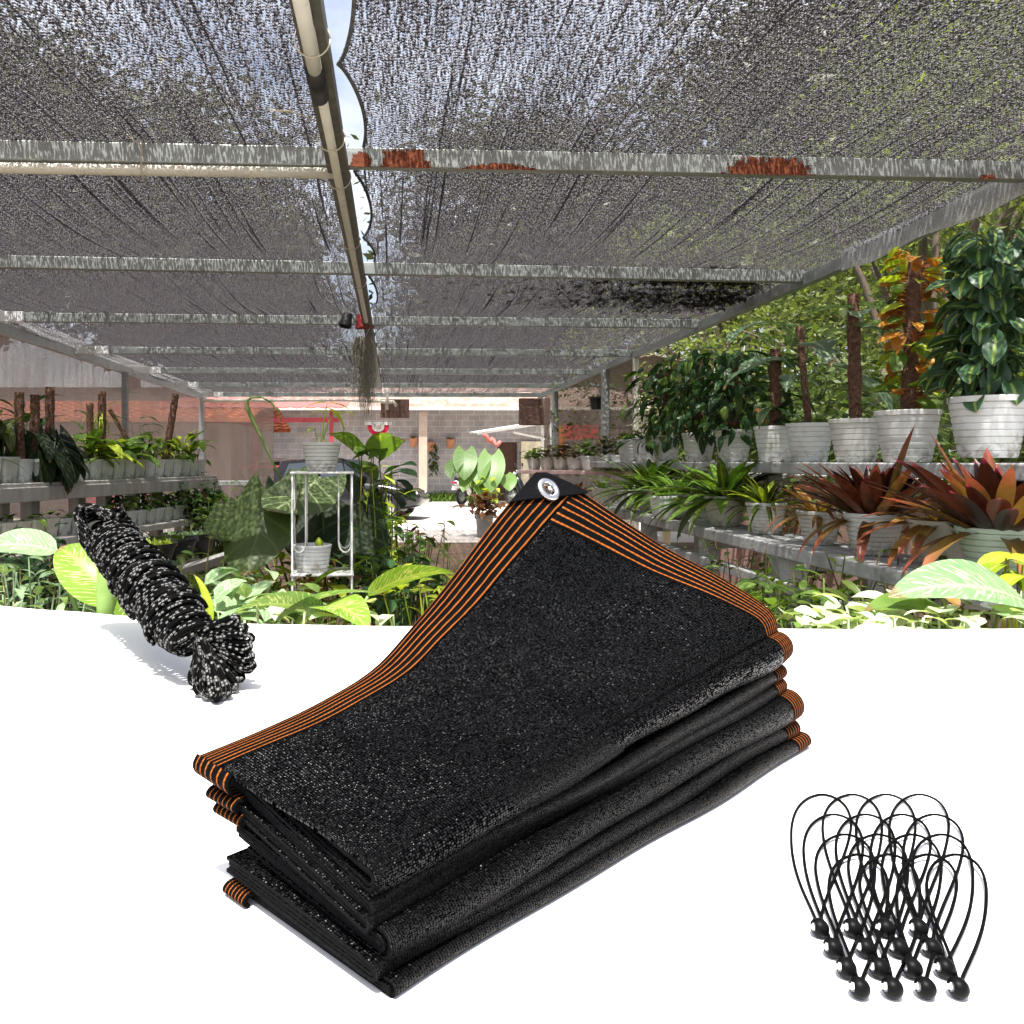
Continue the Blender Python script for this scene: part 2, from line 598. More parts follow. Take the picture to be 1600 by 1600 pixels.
# ================================================================== ground
def sheet(name, x0, x1, y0, y1, z, mat, nx=1, ny=1, jitter=0.):
    mb = MB()
    mb.grid(lambda a, b: (x0 + (x1 - x0) * a, y0 + (y1 - y0) * b, z + (random.random() * jitter)), nx, ny,
            uvfn=lambda a, b: (a, b))
    o = mb.build(name, mat)
    o['kind'] = 'structure'
    return o


sheet('ground', -400, 400, -60, 700, 0, pm('brown earth', (.17, .115, .08), .95, .3, 3, .5, 25, stain=(.10, .09, .05), stain_amt=.5, stain_scale=.8))
sheet('driveway', -22, 26, 14.2, 29.2, .006, pm('driveway concrete', (.62, .58, .53), .9, .08, 1.2, .15, 30, stain=(.5, .45, .4), stain_amt=.6, stain_scale=.6), 1, 1)

# ================================================================== the shade house
house = thing('shade_house', 'long open-fronted shade house of steel beams roofed with dark knitted net', 'shade house', (0, 0, 0))
XL, XR, ROOF = -3.6, 2.78, 2.60
G['net'] = netmat('black shade cloth', .0095, .49, (.020, .019, .020), (.044, .041, .043), .13, .66, soft=.03, streakscale=20, seams=.22)
G['sidenet'] = netmat('faded brown side net', .006, .20, (.10, .082, .074), (.085, .068, .06), .07, 1, streakscale=7, axes='YZ')
G['mesh'] = netmat('thin green insect mesh', .007, .80, (.12, .12, .09), (.10, .11, .06), .05, 1, axes='YZ')
G['sidenet_x'] = netmat('faded brown end net', .006, .30, (.11, .09, .08), (.10, .08, .07), .07, 1, streakscale=7, axes='XZ')

BE = [3.43, 5.40, 7.40, 9.50, 11.55, 13.7, 15.65]
YAW = [3.2, 4.6, 3.3, 2.4, 1.8, 1.2, 1.0]


def beamy(i, x):
    return BE[i] + math.tan(R(YAW[i])) * x


def netz(x, y):
    z = ROOF + .095
    for i in range(len(BE)):
        y0 = -1 if i == 0 else beamy(i - 1, x)
        if y0 <= y <= beamy(i, x):
            t = (y - y0) / (beamy(i, x) - y0)
            z -= .05 * math.sin(PI * t)
    return z + .008 * math.sin(x * 5 + y * 1.7) + .006 * math.sin(x * 11.3 - y * .9)


def scallop(y):
    """edge of the right-hand net beside the ridge channel, tied every metre or so"""
    if y > 6.5:
        return -.18
    ph = (y - 1.62) / 1.02
    return -.182 + .074 * abs(math.sin(PI * ph)) ** .7 * (1 - .3 * (y - 2) / 5)


mb = MB()
Y0, Y1 = 2.02, 15.9
mb.grid(lambda a, b: (XL - .05 + (-.2 - XL + .05) * a, Y0 + (Y1 - Y0) * b, netz(XL + (-.2 - XL) * a, Y0 + (Y1 - Y0) * b)), 26, 150)
GAP = .008        # second net sheet added so the roof looks darker but passes sun
mb.grid(lambda a, b: (XL - .05 + (-.2 - XL + .05) * a, Y0 + (Y1 - Y0) * b, GAP + netz(XL + (-.2 - XL) * a, Y0 + (Y1 - Y0) * b)), 26, 150)
o = mb.build('shade_net', G['net'], house)
mb = MB()


def rn(a, b):
    y = Y0 + (Y1 - Y0) * b
    x0 = scallop(y)
    x = x0 + (XR + .06 - x0) * a
    return (x, y, netz(x, y) + (0 if a > .02 else -.012))


mb.grid(rn, 26, 300)
mb.grid(lambda a, b: Vector(rn(a, b)) + Vector((0, 0, GAP)), 26, 300)
mb.build('shade_net', G['net'], house)
# thick rolled hems of the right-hand net along the opening
mb = MB()
ys = np.linspace(Y0, 6.5, 160)
mb.tube([(scallop(y) + .006, y, netz(-.1, y) - .006) for y in ys], .007, 6)
mb.build('net_hem', pm('net hem cord', (.11, .11, .115), .7, .3, 60), house)
# net flap hanging over the right edge beam, and the left one
mb = MB()
mb.grid(lambda a, b: (XR - .036 - .004 * math.sin(a * 60), Y0 + (5.1 - Y0) * a, ROOF + .085 - (.13 + .012 * math.sin(a * 23)) * b), 60, 2)
mb.build('net_flap', netmat('net flap', .007, .06, (.42, .43, .43), (.2, .2, .2), .06, 1, axes='YZ'), house)

# cross beams
def beam_mat(i):
    return G['galv']


def make_rust():
    """rust scab: ragged outline from noise, brown to orange; UV.y carries 2*height + density"""
    m, nt, out = nodes_of('flaking rust scab')
    tc = N(nt, 'ShaderNodeTexCoord')
    sep = N(nt, 'ShaderNodeSeparateXYZ'); L(nt, tc.outputs['UV'], sep.inputs[0])
    v = tc.outputs['Object']
    mp = N(nt, 'ShaderNodeMapping'); mp.inputs['Scale'].default_value = (1, 1, 1.0); L(nt, v, mp.inputs[0])
    n1 = noise(nt, mp.outputs[0], 38, 6, .68)
    n2 = noise(nt, mp.outputs[0], 9, 3, .5)
    u = sep.outputs[0]
    endf = math_n(nt, 'MULTIPLY', math_n(nt, 'MULTIPLY', u, math_n(nt, 'SUBTRACT', 1, u)), 4)
    hh = sep.outputs[1]
    t = math_n(nt, 'ADD', math_n(nt, 'MULTIPLY', n1, .75), math_n(nt, 'MULTIPLY', n2, .55))
    t = math_n(nt, 'ADD', t, math_n(nt, 'MULTIPLY', math_n(nt, 'SUBTRACT', endf, 1), .55))
    t = math_n(nt, 'SUBTRACT', t, math_n(nt, 'MULTIPLY', hh, .24))
    al = ramp(nt, t, [(.36, 0), (.42, 1)])
    n3 = noise(nt, mp.outputs[0], 70, 5, .7)
    col = ramp(nt, n3, [(.3, (.05, .016, .009)), (.5, (.16, .038, .014)), (.72, (.27, .08, .028))])
    b = N(nt, 'ShaderNodeBsdfPrincipled'); b.inputs['Roughness'].default_value = .95
    L(nt, col, b.inputs['Base Color']); L(nt, al, b.inputs['Alpha'])
    bp = N(nt, 'ShaderNodeBump'); bp.inputs['Strength'].default_value = .7; bp.inputs['Distance'].default_value = .004
    L(nt, n3, bp.inputs['Height']); L(nt, bp.outputs[0], b.inputs['Normal'])
    L(nt, b.outputs[0], out.inputs[0])
    return m


rustmat = make_rust()
for i, y in enumerate(BE):
    mb = MB()
    a = Vector((XL, beamy(i, XL), ROOF + .042))
    b = Vector((XR, beamy(i, XR), ROOF + .042))
    mb.bar(a, b, .05, .078)
    o = mb.build('roof_beam', G['galv'], house, False, .004)
    if i == 0:
        # flaking rust patches: thin scabs 1.5 mm proud of the beam's near face
        d = (b - a).normalized()
        nrm = Vector((d.y, -d.x, 0))
        for (u0, u1, zhi, dens) in ((3.41, 3.53, .037, 0), (3.50, 3.80, .034, 0), (3.80, 4.25, -.016, 0), (4.90, 5.46, .032, 0), (6.08, 6.2, -.016, 0)):
            rb = MB()
            p0, p1 = a + d * u0 + nrm * .0275, a + d * u1 + nrm * .0275
            rb.add([p0 + Vector((0, 0, -.042)), p1 + Vector((0, 0, -.042)), p1 + Vector((0, 0, zhi)), p0 + Vector((0, 0, zhi))], [(0, 1, 2, 3)], [(0, 0), (1, 0), (1, 1), (0, 1)])
            rb.build('rust_patch', rustmat, o, False, 0, .0015)
        # a conduit strapped under the left half
        cb = MB()
        p = a + Vector((0, -.03, -.075))
        q = a + d * (-.22 - XL) + Vector((0, -.03, -.072))
        cb.tube([p, (p + q) / 2 + Vector((0, 0, -.004)), q], .022, 12)
        cb.build('conduit_pipe', G['pvc'], house)
        for u in (.9, 1.72, 2.6):
            tb = MB()
            c = a + d * u
            ring = [c + Vector((0, -.03 + .034 * math.cos(t), -.03 + .085 * math.sin(t))) for t in np.linspace(0, 2 * PI, 20)]
            tb.tube(ring, .003, 5)
            tb.tube([c + Vector((0, -.06, .01)), c + Vector((-.05, -.075, .05)), c + Vector((-.1, -.08, .075))], .003, 5)
            tb.build('tie_wire', pm('tie string', (.5, .46, .36), .9), house)
# edge beams
mb = MB()
mb.bar((XR, 1.9, ROOF + .02), (XR, 15.9, ROOF + .02), .06, .08)
mb.build('edge_beam', G['galvd'], house, False, .004)
mb = MB()
mb.bar((XL, 1.9, ROOF + .015), (XL, 15.9, ROOF + .015), .07, .1)
mb.build('edge_beam', G['paint'], house, False, .004)
# net turned over the left edge
mb = MB()
mb.grid(lambda a, b: (XL - .05 + .3 * b, 2 + 13.8 * a, ROOF + .09 - .005 * b), 80, 2)
mb.build('net_flap', netmat('pale net flap', .008, .2, (.26, .24, .23), (.2, .19, .18), .08, 1), house)
# bright end plates where the beams meet the left edge
for i in range(2, 7):
    mb = MB()
    y = beamy(i, XL)
    mb.box((XL + .2, y - .01, ROOF + .042), (.42, .058, .09), R(YAW[i]))
    mb.build('beam_sleeve', pm('pale sleeve paint', (.72, .74, .74), .5, .08), house, False, .004)
# posts
for (x, y, s_, m_) in ((XR, 9.55, .06, 'pvc'), (XR - .02, 10.85, .09, 'galvd'), (XR, 14.3, .09, 'galvd'), (XL + .05, 11.0, .075, 'galv'), (XL, 7.3, .07, 'galv'), (XL, 15.6, .09, 'paint'),
                       (XL, 3.3, .07, 'galv'), (XR, 2.6, .06, 'galvd')):
    mb = MB()
    mb.box((x, y, ROOF / 2 - .01), (s_, s_, ROOF - .022))
    mb.build('post', G[m_], house, False, .006)
# ridge channel with the white pipe lying in it
mb = MB()
xc = -.225
for dx, wd, dz, hh in ((0, .068, 0, .006), (-.037, .006, .0, .055), (.037, .006, .0, .055)):
    mb.bar((xc + dx, 1.9, ROOF - .035 + (0.027 if hh > .01 else 0)), (xc + dx, 13.6, ROOF - .035 + (.027 if hh > .01 else 0)), wd, hh)
mb.build('ridge_channel', G['chan'], house, False)
mb = MB()
mb.tube([(xc - .005, y, ROOF - .062) for y in (1.9, 2.55)], .021, 12)
mb.tube([(xc, y, ROOF - .058) for y in (2.2, 3.6, 5, 6.8)], .017, 12)
mb.build('water_pipe', G['pvc'], house)
mb = MB()
mb.tube([(xc - .005, y, ROOF - .064) for y in (2.42, 2.60)], .028, 14)
mb.build('pipe_coupling', G['black'], house)
for y in (2.3, 3.0, 3.42, 4.4, 5.38):
    mb = MB()
    ring = [(xc + .05 * math.cos(t), y, ROOF - .035 + .05 * math.sin(t)) for t in np.linspace(0, 2 * PI, 20)]
    mb.tube(ring, .0025, 5)
    mb.build('tie_wire', MATS['tie string'], house)
mb = MB()
mb.tube([(xc - .05, 2.83, ROOF - .04), (xc - .12, 2.82, ROOF - .015), (xc - .2, 2.8, ROOF - .02)], .003, 5)
mb.build('tie_wire', MATS['tie string'], house)
# far end: dark boards under the last beam and the pipe across
for (x0, x1, z0, z1) in ((-.25, .3, 2.22, 2.58), (2.40, 3.0, 2.08, 2.6)):
    mb = MB()
    mb.box(((x0 + x1) / 2, 15.95, (z0 + z1) / 2), (x1 - x0, .05, z1 - z0))
    mb.build('end_board', pm('brown end board', (.13, .075, .06), .8, .3, 5), house, False, .005)
mb = MB()
mb.tube([(-3.6, 15.5, 2.52), (-.9, 15.5, 2.53), (0, 15.5, 2.5), (.06, 15.5, 2.42)], .03, 10)
mb.tube([(-.12, 15.45, 2.75), (-.12, 15.45, 2.35)], .025, 8)
mb.build('end_pipe', G['pvc'], house)
mb = MB()
mb.grid(lambda a, b: (XL - .02 + .01 * math.sin(a * 40), 2 + 13.6 * a, .1 + 2.5 * b), 60, 8)
mb.build('side_net', G['sidenet'], house)
mb = MB()
mb.grid(lambda a, b: (XR + .035 + .012 * math.sin(a * 31 + b * 3), 2 + 7.5 * a, .9 + 1.72 * b), 60, 6)
mb.build('insect_mesh', G['mesh'], house)
mb = MB()
mb.grid(lambda a, b: (XR + .04 + .01 * math.sin(a * 33), 9.6 + 6.0 * a, .6 + 2.0 * b), 40, 6)
mb.build('side_net', G['sidenet'], house)
mb = MB()
mb.grid(lambda a, b: (XL + 1.35 * a + .0, 15.62 + .015 * math.sin(a * 12), .1 + 2.45 * b), 20, 6)
mb.build('end_net', G['sidenet_x'], house)

# fallen leaves lying on the net: uncountable litter
mb = MB()
for k in range(2600):
    if random.random() < .38:
        y = random.gauss(5.85, .10); x = 2.55 - abs(random.gauss(0, .45))
    else:
        y = random.gauss(6.45, .30); x = 2.72 - abs(random.gauss(0, .75))
    if y < beamy(1, x) + .05 or x > 2.76:
        continue
    p = Vector((x, y, netz(x, y) + .012 + random.random() * .02))
    a = random.random() * 6.28
    leaf(mb, p, dirv(a, random.uniform(-.1, .3)), random.uniform(.05, .11), random.uniform(.02, .045), 'lance', .5, .2, 2, 1)
o = mb.build('fallen_leaves', pm('dead leaf litter', (.02, .014, .010), .9, .4, 30))
tag(o, 'dark dead leaves lying in a drift on top of the net roof', 'leaf litter', kind='stuff')

# two little pots and an air plant hanging from the ridge channel
def small_pot(name, label, c, mat, r, h, tilt):
    t = thing(name, label, 'pot', c)
    mb = MB()
    mb.lathe([(r * .0, 0), (r * .72, 0), (r * .98, h * .86), (r * 1.08, h * .86), (r * 1.08, h), (r * .95, h), (r * .9, h * .8), (0, h * .78)], 20)
    o = mb.build('pot_body', mat, t, True, autosm=40)
    mb = MB()
    mb.tube([(r * .9, 0, h), (0, 0, h + .09), (-r * .9, 0, h)], .003, 5)
    mb.build('hanger', G['wire'], t)
    t.rotation_euler = tilt
    return t


small_pot('hanging_pot', 'small black pot hanging upside down beside a red one under the ridge channel', P(544, 490, 7.25), G['black_pot'], .055, .12, (R(172), R(14), 0))
small_pot('hanging_pot', 'small red pot hanging upside down under the ridge channel', P(566, 491, 7.2), G['red_pot'], .066, .12, (R(182), R(-4), 0))
mb = MB()
for k in range(420):
    y = 7.35 + random.random() * .9
    x = -.28 + random.gauss(0, .035)
    z0 = 2.5
    ln = random.uniform(.2, .75) * (1 if random.random() < .6 else .6)
    pts = [Vector((x, y, z0))]
    for s_ in range(7):
        pts.append(pts[-1] + Vector((random.gauss(.003, .013), random.gauss(0, .013), -ln / 7)))
    mb.tube(pts, [.004 - .0004 * q for q in range(8)], 3, False)
o = mb.build('air_plant', G['airplant'])
tag(o, 'long grey beard of hanging air plant trailing from the ridge channel', 'air plant')

# ================================================================== houses beyond
def brickmat(name, c1, c2, mortar, bw, bh):
    m, nt, out = nodes_of(name)
    v = coords(nt, 'Object')
    sep = N(nt, 'ShaderNodeSeparateXYZ'); L(nt, v, sep.inputs[0])
    cm = N(nt, 'ShaderNodeCombineXYZ'); L(nt, sep.outputs[0], cm.inputs[0]); L(nt, sep.outputs[2], cm.inputs[1])
    br = N(nt, 'ShaderNodeTexBrick')
    br.inputs['Scale'].default_value = 1
    br.inputs['Brick Width'].default_value = bw
    br.inputs['Row Height'].default_value = bh
    br.inputs['Mortar Size'].default_value = .016
    br.inputs['Mortar Smooth'].default_value = .2
    br.inputs['Color1'].default_value = (*c1, 1); br.inputs['Color2'].default_value = (*c2, 1); br.inputs['Mortar'].default_value = (*mortar, 1)
    L(nt, cm.outputs[0], br.inputs['Vector'])
    n = noise(nt, v, 2.2, 5)
    col = mixc(nt, 1., br.outputs['Color'], ramp(nt, n, [(.3, .75), (.7, 1.15)]), 'MULTIPLY')
    b = N(nt, 'ShaderNodeBsdfPrincipled'); b.inputs['Roughness'].default_value = .95
    L(nt, col, b.inputs['Base Color'])
    bp = N(nt, 'ShaderNodeBump'); bp.inputs['Distance'].default_value = .02; bp.inputs['Strength'].default_value = .6
    bp.invert = True
    L(nt, br.outputs['Fac'], bp.inputs['Height']); L(nt, bp.outputs[0], b.inputs['Normal'])
    L(nt, b.outputs[0], out.inputs[0])
    MATS[name] = m
    return m


def tile_roof(mb, x0, x1, y0, z0, y1, z1, pitch=.30, rows=.40):
    """barrel tiles: rippled in x, stepped along the slope"""
    n = int((x1 - x0) / pitch * 4)
    ln = math.hypot(y1 - y0, z1 - z0)
    nr = max(2, int(ln / rows))
    vs, fs = [], []
    for r_ in range(nr):
        for e in (0, 1):
            t = (r_ + e) / nr
            for i in range(n + 1):
                x = x0 + (x1 - x0) * i / n
                lift = .035 * abs(math.sin(PI * i / 4)) + (.045 if e == 0 else 0.)
                vs.append((x, y0 + (y1 - y0) * t, z0 + (z1 - z0) * t + lift))
    for r_ in range(nr):
        for e in (0, 1):
            if r_ == nr - 1 and e == 1:
                break
            a, b = (2 * r_ + e) * (n + 1), (2 * r_ + e + 1) * (n + 1)
            for i in range(n):
                fs.append((a + i, a + i + 1, b + i + 1, b + i))
    # front lip
    o = len(vs)
    for i in range(n + 1):
        x = x0 + (x1 - x0) * i / n
        vs.append((x, y0, z0 - .05))
    for i in range(n):
        fs.append((o + i, o + i + 1, i + 1, i))
    mb.add(vs, fs)


G['block'] = brickmat('grey block wall', (.34, .34, .36), (.40, .37, .38), (.52, .50, .48), .4, .2)
G['tile_pale'] = pm('glare pale roof tile', (.50, .34, .28), .8, .2, 4, stain=(.56, .46, .41), stain_amt=.45, stain_scale=1.5)  # tile colour paled to carry the sun glare on the roof
G['tile_red'] = pm('orange roof tile', (.46, .15, .075), .8, .25, 4, stain=(.36, .11, .06), stain_amt=.55, stain_scale=1.5)
bh = thing('block_house', 'long grey block house with pale tiled eave across the bright driveway', 'house', (0, 29, 0))
# wall with a door opening (x 3.62..4.32)
mb = MB()
for (x0, x1, z0, z1) in ((-20, 3.62, 0, 3.42), (4.32, 20, 0, 3.42), (3.62, 4.32, 2.05, 3.42)):
    mb.box(((x0 + x1) / 2, .12, (z0 + z1) / 2), (x1 - x0, .24, z1 - z0))
wall = mb.build('wall', G['block'], bh, False)
mb = MB()
mb.box((3.97, .2, 1.02), (.69, .04, 2.03))
d_ = mb.build('door', pm('dark brown door', (.10, .045, .03), .6), bh, False, .005)
mb = MB(); mb.box((4.78, -.1, 1.05), (.72, .05, 2.05), R(4)); mb.build('open_door', pm('cream shutter', (.78, .72, .55), .6), bh, False, .005)
mb = MB(); tile_roof(mb, -20, 20, -1.6, 3.22, 4.2, 4.3)
mb.build('roof', G['tile_pale'], bh, False)
mb = MB(); mb.box((0, -1.62, 3.12), (40, .05, .10)); mb.build('fascia', pm('cream fascia', (.75, .68, .6), .7), bh, False)
for x in (-5.2, .98, 8.6):
    mb = MB(); mb.box((x, -1.2, 1.52), (.28, .28, 3.04)); mb.build('column', pm('peach column paint', (.46, .36, .29), .85, .12, 4, stain=(.5, .42, .36), stain_amt=.55), bh, False, .01)

rh = thing('tiled_house', 'low house with orange tiled roof and brown walls behind the left side net', 'house', (-9.5, 20, 0))
mb = MB()
mb.box((0, 3, 1.16), (11, 5, 2.32)); mb.build('wall', pm('brown plaster wall', (.21, .185, .17), .9, .15, 2, stain=(.15, .135, .12), stain_amt=.5), rh, False)
mb = MB(); tile_roof(mb, -6, 6.2, -.6, 2.36, 3, 3.02); tile_roof(mb, -6, 6.2, 6.6, 2.36, 3.0, 3.01)
mb.build('roof', G['tile_red'], rh, False)
for x in (-3.2, .4, 3.6):
    mb = MB(); mb.box((x, .47, 1.45), (1.1, .06, 1.1)); f_ = mb.build('window', pm('window frame', (.5, .45, .42), .6), rh, False, .01)
    mb = MB(); mb.box((x, .435, 1.45), (.96, .015, .96)); mb.build('pane', G['glass'], f_, False)

# red carport in front of the block house
cp = thing('carport', 'red steel carport with sloping red roof left of the driveway', 'carport', (-3.6, 22.5, 0))
mb = MB(); mb.grid(lambda a, b: (-2.6 + 5.0 * a - .0, -1.4 + 3.4 * b, 2.75 + .5 * b + .015 * math.sin(a * 90)), 100, 1)
mb.build('roof', pm('red sheet roof', (.40, .13, .12), .6, .2), cp, False, 0, .02)
for x in (-2.2, 0.05, 2.0):
    mb = MB(); mb.box((x, -1.1, 1.35), (.1, .1, 2.7)); mb.build('post', G['redpaint'], cp, False, .006)
mb = MB(); mb.bar((-2.4, -1.1, 2.45), (2.2, -1.1, 2.45), .08, .12); mb.bar((-2.4, -1.1, 1.25), (2.0, -1.1, 1.25), .05, .06)
mb.build('rail', G['redpaint'], cp, False, .005)

# white awning on poles by the door
aw = thing('awning', 'small white lean-to awning on two thin white poles by the doorway', 'awning', (4.7, 26.2, 0))
mb = MB(); mb.grid(lambda a, b: (-2.2 + 2.4 * a, -.3 + 1.6 * b, 2.28 + .38 * a + .05 * b), 8, 4)
mb.build('sheet', pm('white awning sheet', (.82, .80, .76), .5), aw, False, 0, .04)
mb = MB(); mb.bar((-.9, .2, 2.3), (.3, .2, 2.05), .06, .06); mb.bar((-2.1, -.25, 2.24), (.2, -.25, 2.6), .05, .06); mb.build('brace', G['wire'], aw, False)
for x in (.02, .28):
    mb = MB(); mb.tube([(x, .2, 0), (x, .2, 2.62)], .04, 10); mb.build('pole', G['wire'], aw)
mb = MB(); mb.tube([(-1.9 + .5 * t, -.35 - .1 * math.sin(t * 9), 2.15 - .25 * t + .08 * math.sin(t * 14)) for t in np.linspace(0, 1, 14)], .06, 8)
mb.build('rolled_cloth', pm('faded red cloth', (.5, .14, .12), .8), aw)

# red disc sign with a white ring
sg = thing('round_sign', 'red sign with a white ring hanging below the white eave board', 'sign', P(591, 660, 15.5))
mb = MB()
mb.box((0, 0, -.02), (.50, .02, .06)); mb.build('bar', G['wire'], sg, False)
prof = [(0.205 * math.cos(a), -.02 - .24 * max(0, math.sin(a)) ** .9) for a in np.linspace(0, PI, 24)]
mb = MB()
mb.add([(x, .0, z) for x, z in prof] + [(x, .014, z) for x, z in prof], [tuple(range(24)), tuple(range(47, 23, -1))] + [(i, i + 24, (i + 1) % 24 + 24, (i + 1) % 24) for i in range(24)])
mb.build('plate', pm('sign red', (.68, .02, .07), .5, .08), sg, False)
mb = MB()
mb.add([(.115 * math.cos(a), -.004, -.065 - .0 + .09 * math.sin(a) - .02) for a in np.linspace(0, 2 * PI, 28)[:-1]], [tuple(range(26, -1, -1))])
mb.build('ring', pm('sign white', (.8, .78, .74), .5), sg, False, 0, .004)
mb = MB()
mb.add([(.05 * math.cos(a), -.009, -.065 + .04 * math.sin(a) - .02) for a in np.linspace(0, 2 * PI, 20)[:-1]], [tuple(range(18, -1, -1))])
mb.build('dot', pm('sign ring grey', (.55, .48, .42), .5), sg, False, 0, .003)

# things on the block wall
for (px, py, m_, lab) in ((646, 690, 'brown', 'terracotta wall pot left of the cream column'), (672, 697, 'vine', 'terracotta wall pot with long trailing vine on the block wall'), (704, 692, 'small', 'small terracotta wall pot right of the trailing vine')):
    t = thing('wall_pot', lab, 'pot', P(px, py, 28.86))
    mb = MB(); mb.lathe([(0, -.2), (.1, -.18), (.16, .1), (.18, .14), (.14, .14), (0, .08)], 14); mb.build('pot_body', pm('terracotta', (.5, .22, .13), .8), t)
    mb = MB()
    for k in range(60 if m_ == 'vine' else 14):
        a = random.random() * 6.28
        z = -random.random() * (1.1 if m_ == 'vine' else .05)
        leaf(mb, (.13 + random.gauss(0, .07) if m_ == 'vine' else 0, -.1 + random.gauss(0, .05), z + .12), dirv(a, -.4 if m_ == 'vine' else .7), .2, .09, 'ovate', .8, .2, 3, 1)
    mb.build('foliage', G['olive'], t)
mb = MB()
for k in range(1500):
    x = random.uniform(1.2, 3.4); y = 28.9 - abs(random.gauss(0, .3))
    leaf(mb, (x, y, 0), dirv(random.random() * 6.28, random.uniform(.8, 1.5)), random.uniform(.15, .5), .03, 'lance', .7, .1, 3, 1)
tag(mb.build('grass', G['green']), 'strip of long green grass along the foot of the block wall', 'grass', kind='stuff')

# ================================================================== vehicles
def make_car(name, label, loc, rz, paint, Lc=4.1, Wc=1.7, Hc=1.48):
    t = thing(name, label, 'car', loc, rz)
    # stations along x (front = +x): (x, half width, z_bottom, z_belt)
    st = [(-2.02, .62, .42, .80), (-1.95, .76, .30, .92), (-1.55, .83, .22, .98), (-.6, .85, .2, .96), (.4, .85, .2, .94), (1.05, .84, .22, .90), (1.6, .80, .24, .80), (1.95, .70, .3, .66), (2.05, .55, .40, .56)]
    mb = MB()
    vs = []
    for (x, hw, zb, zt) in st:
        zm = (zb + zt) / 2
        vs += [(x, -hw * .86, zb), (x, -hw, zb + .12), (x, -hw, zm + .1), (x, -hw * .93, zt - .03), (x, -hw * .8, zt), (x, hw * .8, zt), (x, hw * .93, zt - .03), (x, hw, zm + .1), (x, hw, zb + .12), (x, hw * .86, zb)]
    k = 10
    fs = [(i * k + j, i * k + (j + 1) % k, (i + 1) * k + (j + 1) % k, (i + 1) * k + j) for i in range(len(st) - 1) for j in range(k)]
    fs += [tuple(range(k))[::-1], tuple((len(st) - 1) * k + j for j in range(k))]
    mb.add(vs, fs)
    b = mb.build('body', paint, t, True)
    sb = b.modifiers.new('sub', 'SUBSURF'); sb.levels = 2; sb.render_levels = 2
    # cabin
    mb = MB()
    cab = [(-1.9, .70, .92), (-1.35, .60, 1.40), (-.5, .6, Hc), (.25, .58, 1.42), (1.0, .72, .90)]
    vs = []
    for (x, hw, zt) in cab:
        vs += [(x, -hw - .06 * (1.5 - zt), .86), (x, -hw, zt - .02), (x, -hw * .8, zt + .01), (x, hw * .8, zt + .01), (x, hw, zt - .02), (x, hw + .06 * (1.5 - zt), .86)]
    k = 6
    fs = [(i * k + j, i * k + (j + 1) % k, (i + 1) * k + (j + 1) % k, (i + 1) * k + j) for i in range(len(cab) - 1) for j in range(k)]
    fs += [tuple(range(k))[::-1], tuple((len(cab) - 1) * k + j for j in range(k))]
    mb.add(vs, fs)
    mb.build('cabin', paint, t, True, autosm=50)
    for s_ in (-1, 1):
        mb = MB()
        q = [(-1.35, .95), (-.45, .95), (-.45, 1.38), (-1.2, 1.33)]
        q2 = [(-.38, .95), (.78, .94), (.2, 1.34), (-.38, 1.38)]
        for poly in (q, q2):
            mb.add([(x, s_ * (.722 - .15 * (z - .9)), z) for x, z in poly], [(0, 1, 2, 3) if s_ < 0 else (3, 2, 1, 0)])
        mb.build('side_window', G['glass'], t, False, 0, .012)
    mb = MB()
    mb.add([(1.0, -.62, .93), (1.0, .62, .93), (.32, .5, 1.40), (.32, -.5, 1.40)], [(0, 1, 2, 3)])
    for v_ in range(4):
        x, y, z = mb.v[v_]; mb.v[v_] = (x + .02, y, z + .02)
    mb.build('windscreen', G['glass'], t, False, 0, .012)
    for s_ in (-1, 1):
        mb = MB(); mb.lathe([(0, -.03), (.07, -.02), (.1, .02), (0, .05)], 14, (1.93, s_ * .52, .60), axis=(1, 0, .2)); mb.build('headlight', G['chrome'], t)
        for x in (-1.28, 1.28):
            mb = MB(); mb.lathe([(.19, -.1), (.29, -.1), (.32, -.07), (.32, .07), (.29, .1), (.19, .1)], 28, (x, s_ * .78, .32), axis=(0, 1, 0))
            wh = mb.build('wheel', G['black'], t, True, autosm=40)
            mb = MB()
            mb.lathe([(.0, .02), (.05, .03), (.06, 0), (.19, -.01), (.20, .04)], 28, (x, s_ * (.80 + .05), .32), axis=(0, s_, 0))
            for q in range(7):
                a = q * 2 * PI / 7
                mb.bar((x + .05 * math.cos(a), s_ * .875, .32 + .05 * math.sin(a)), (x + .19 * math.cos(a), s_ * .875, .32 + .19 * math.sin(a)), .03, .03)
            mb.build('rim', G['chrome'], wh, True, autosm=40)
    return t


make_car('parked_car', 'black parked car with silver wheels beside the leafy centre plant', (-1.2, 20.4, 0), R(-14), G['carblack'])
make_car('parked_car', 'white parked car with dark windows behind the tall plant stand', (-2.9, 24.9, 0), R(3), G['carwhite'])


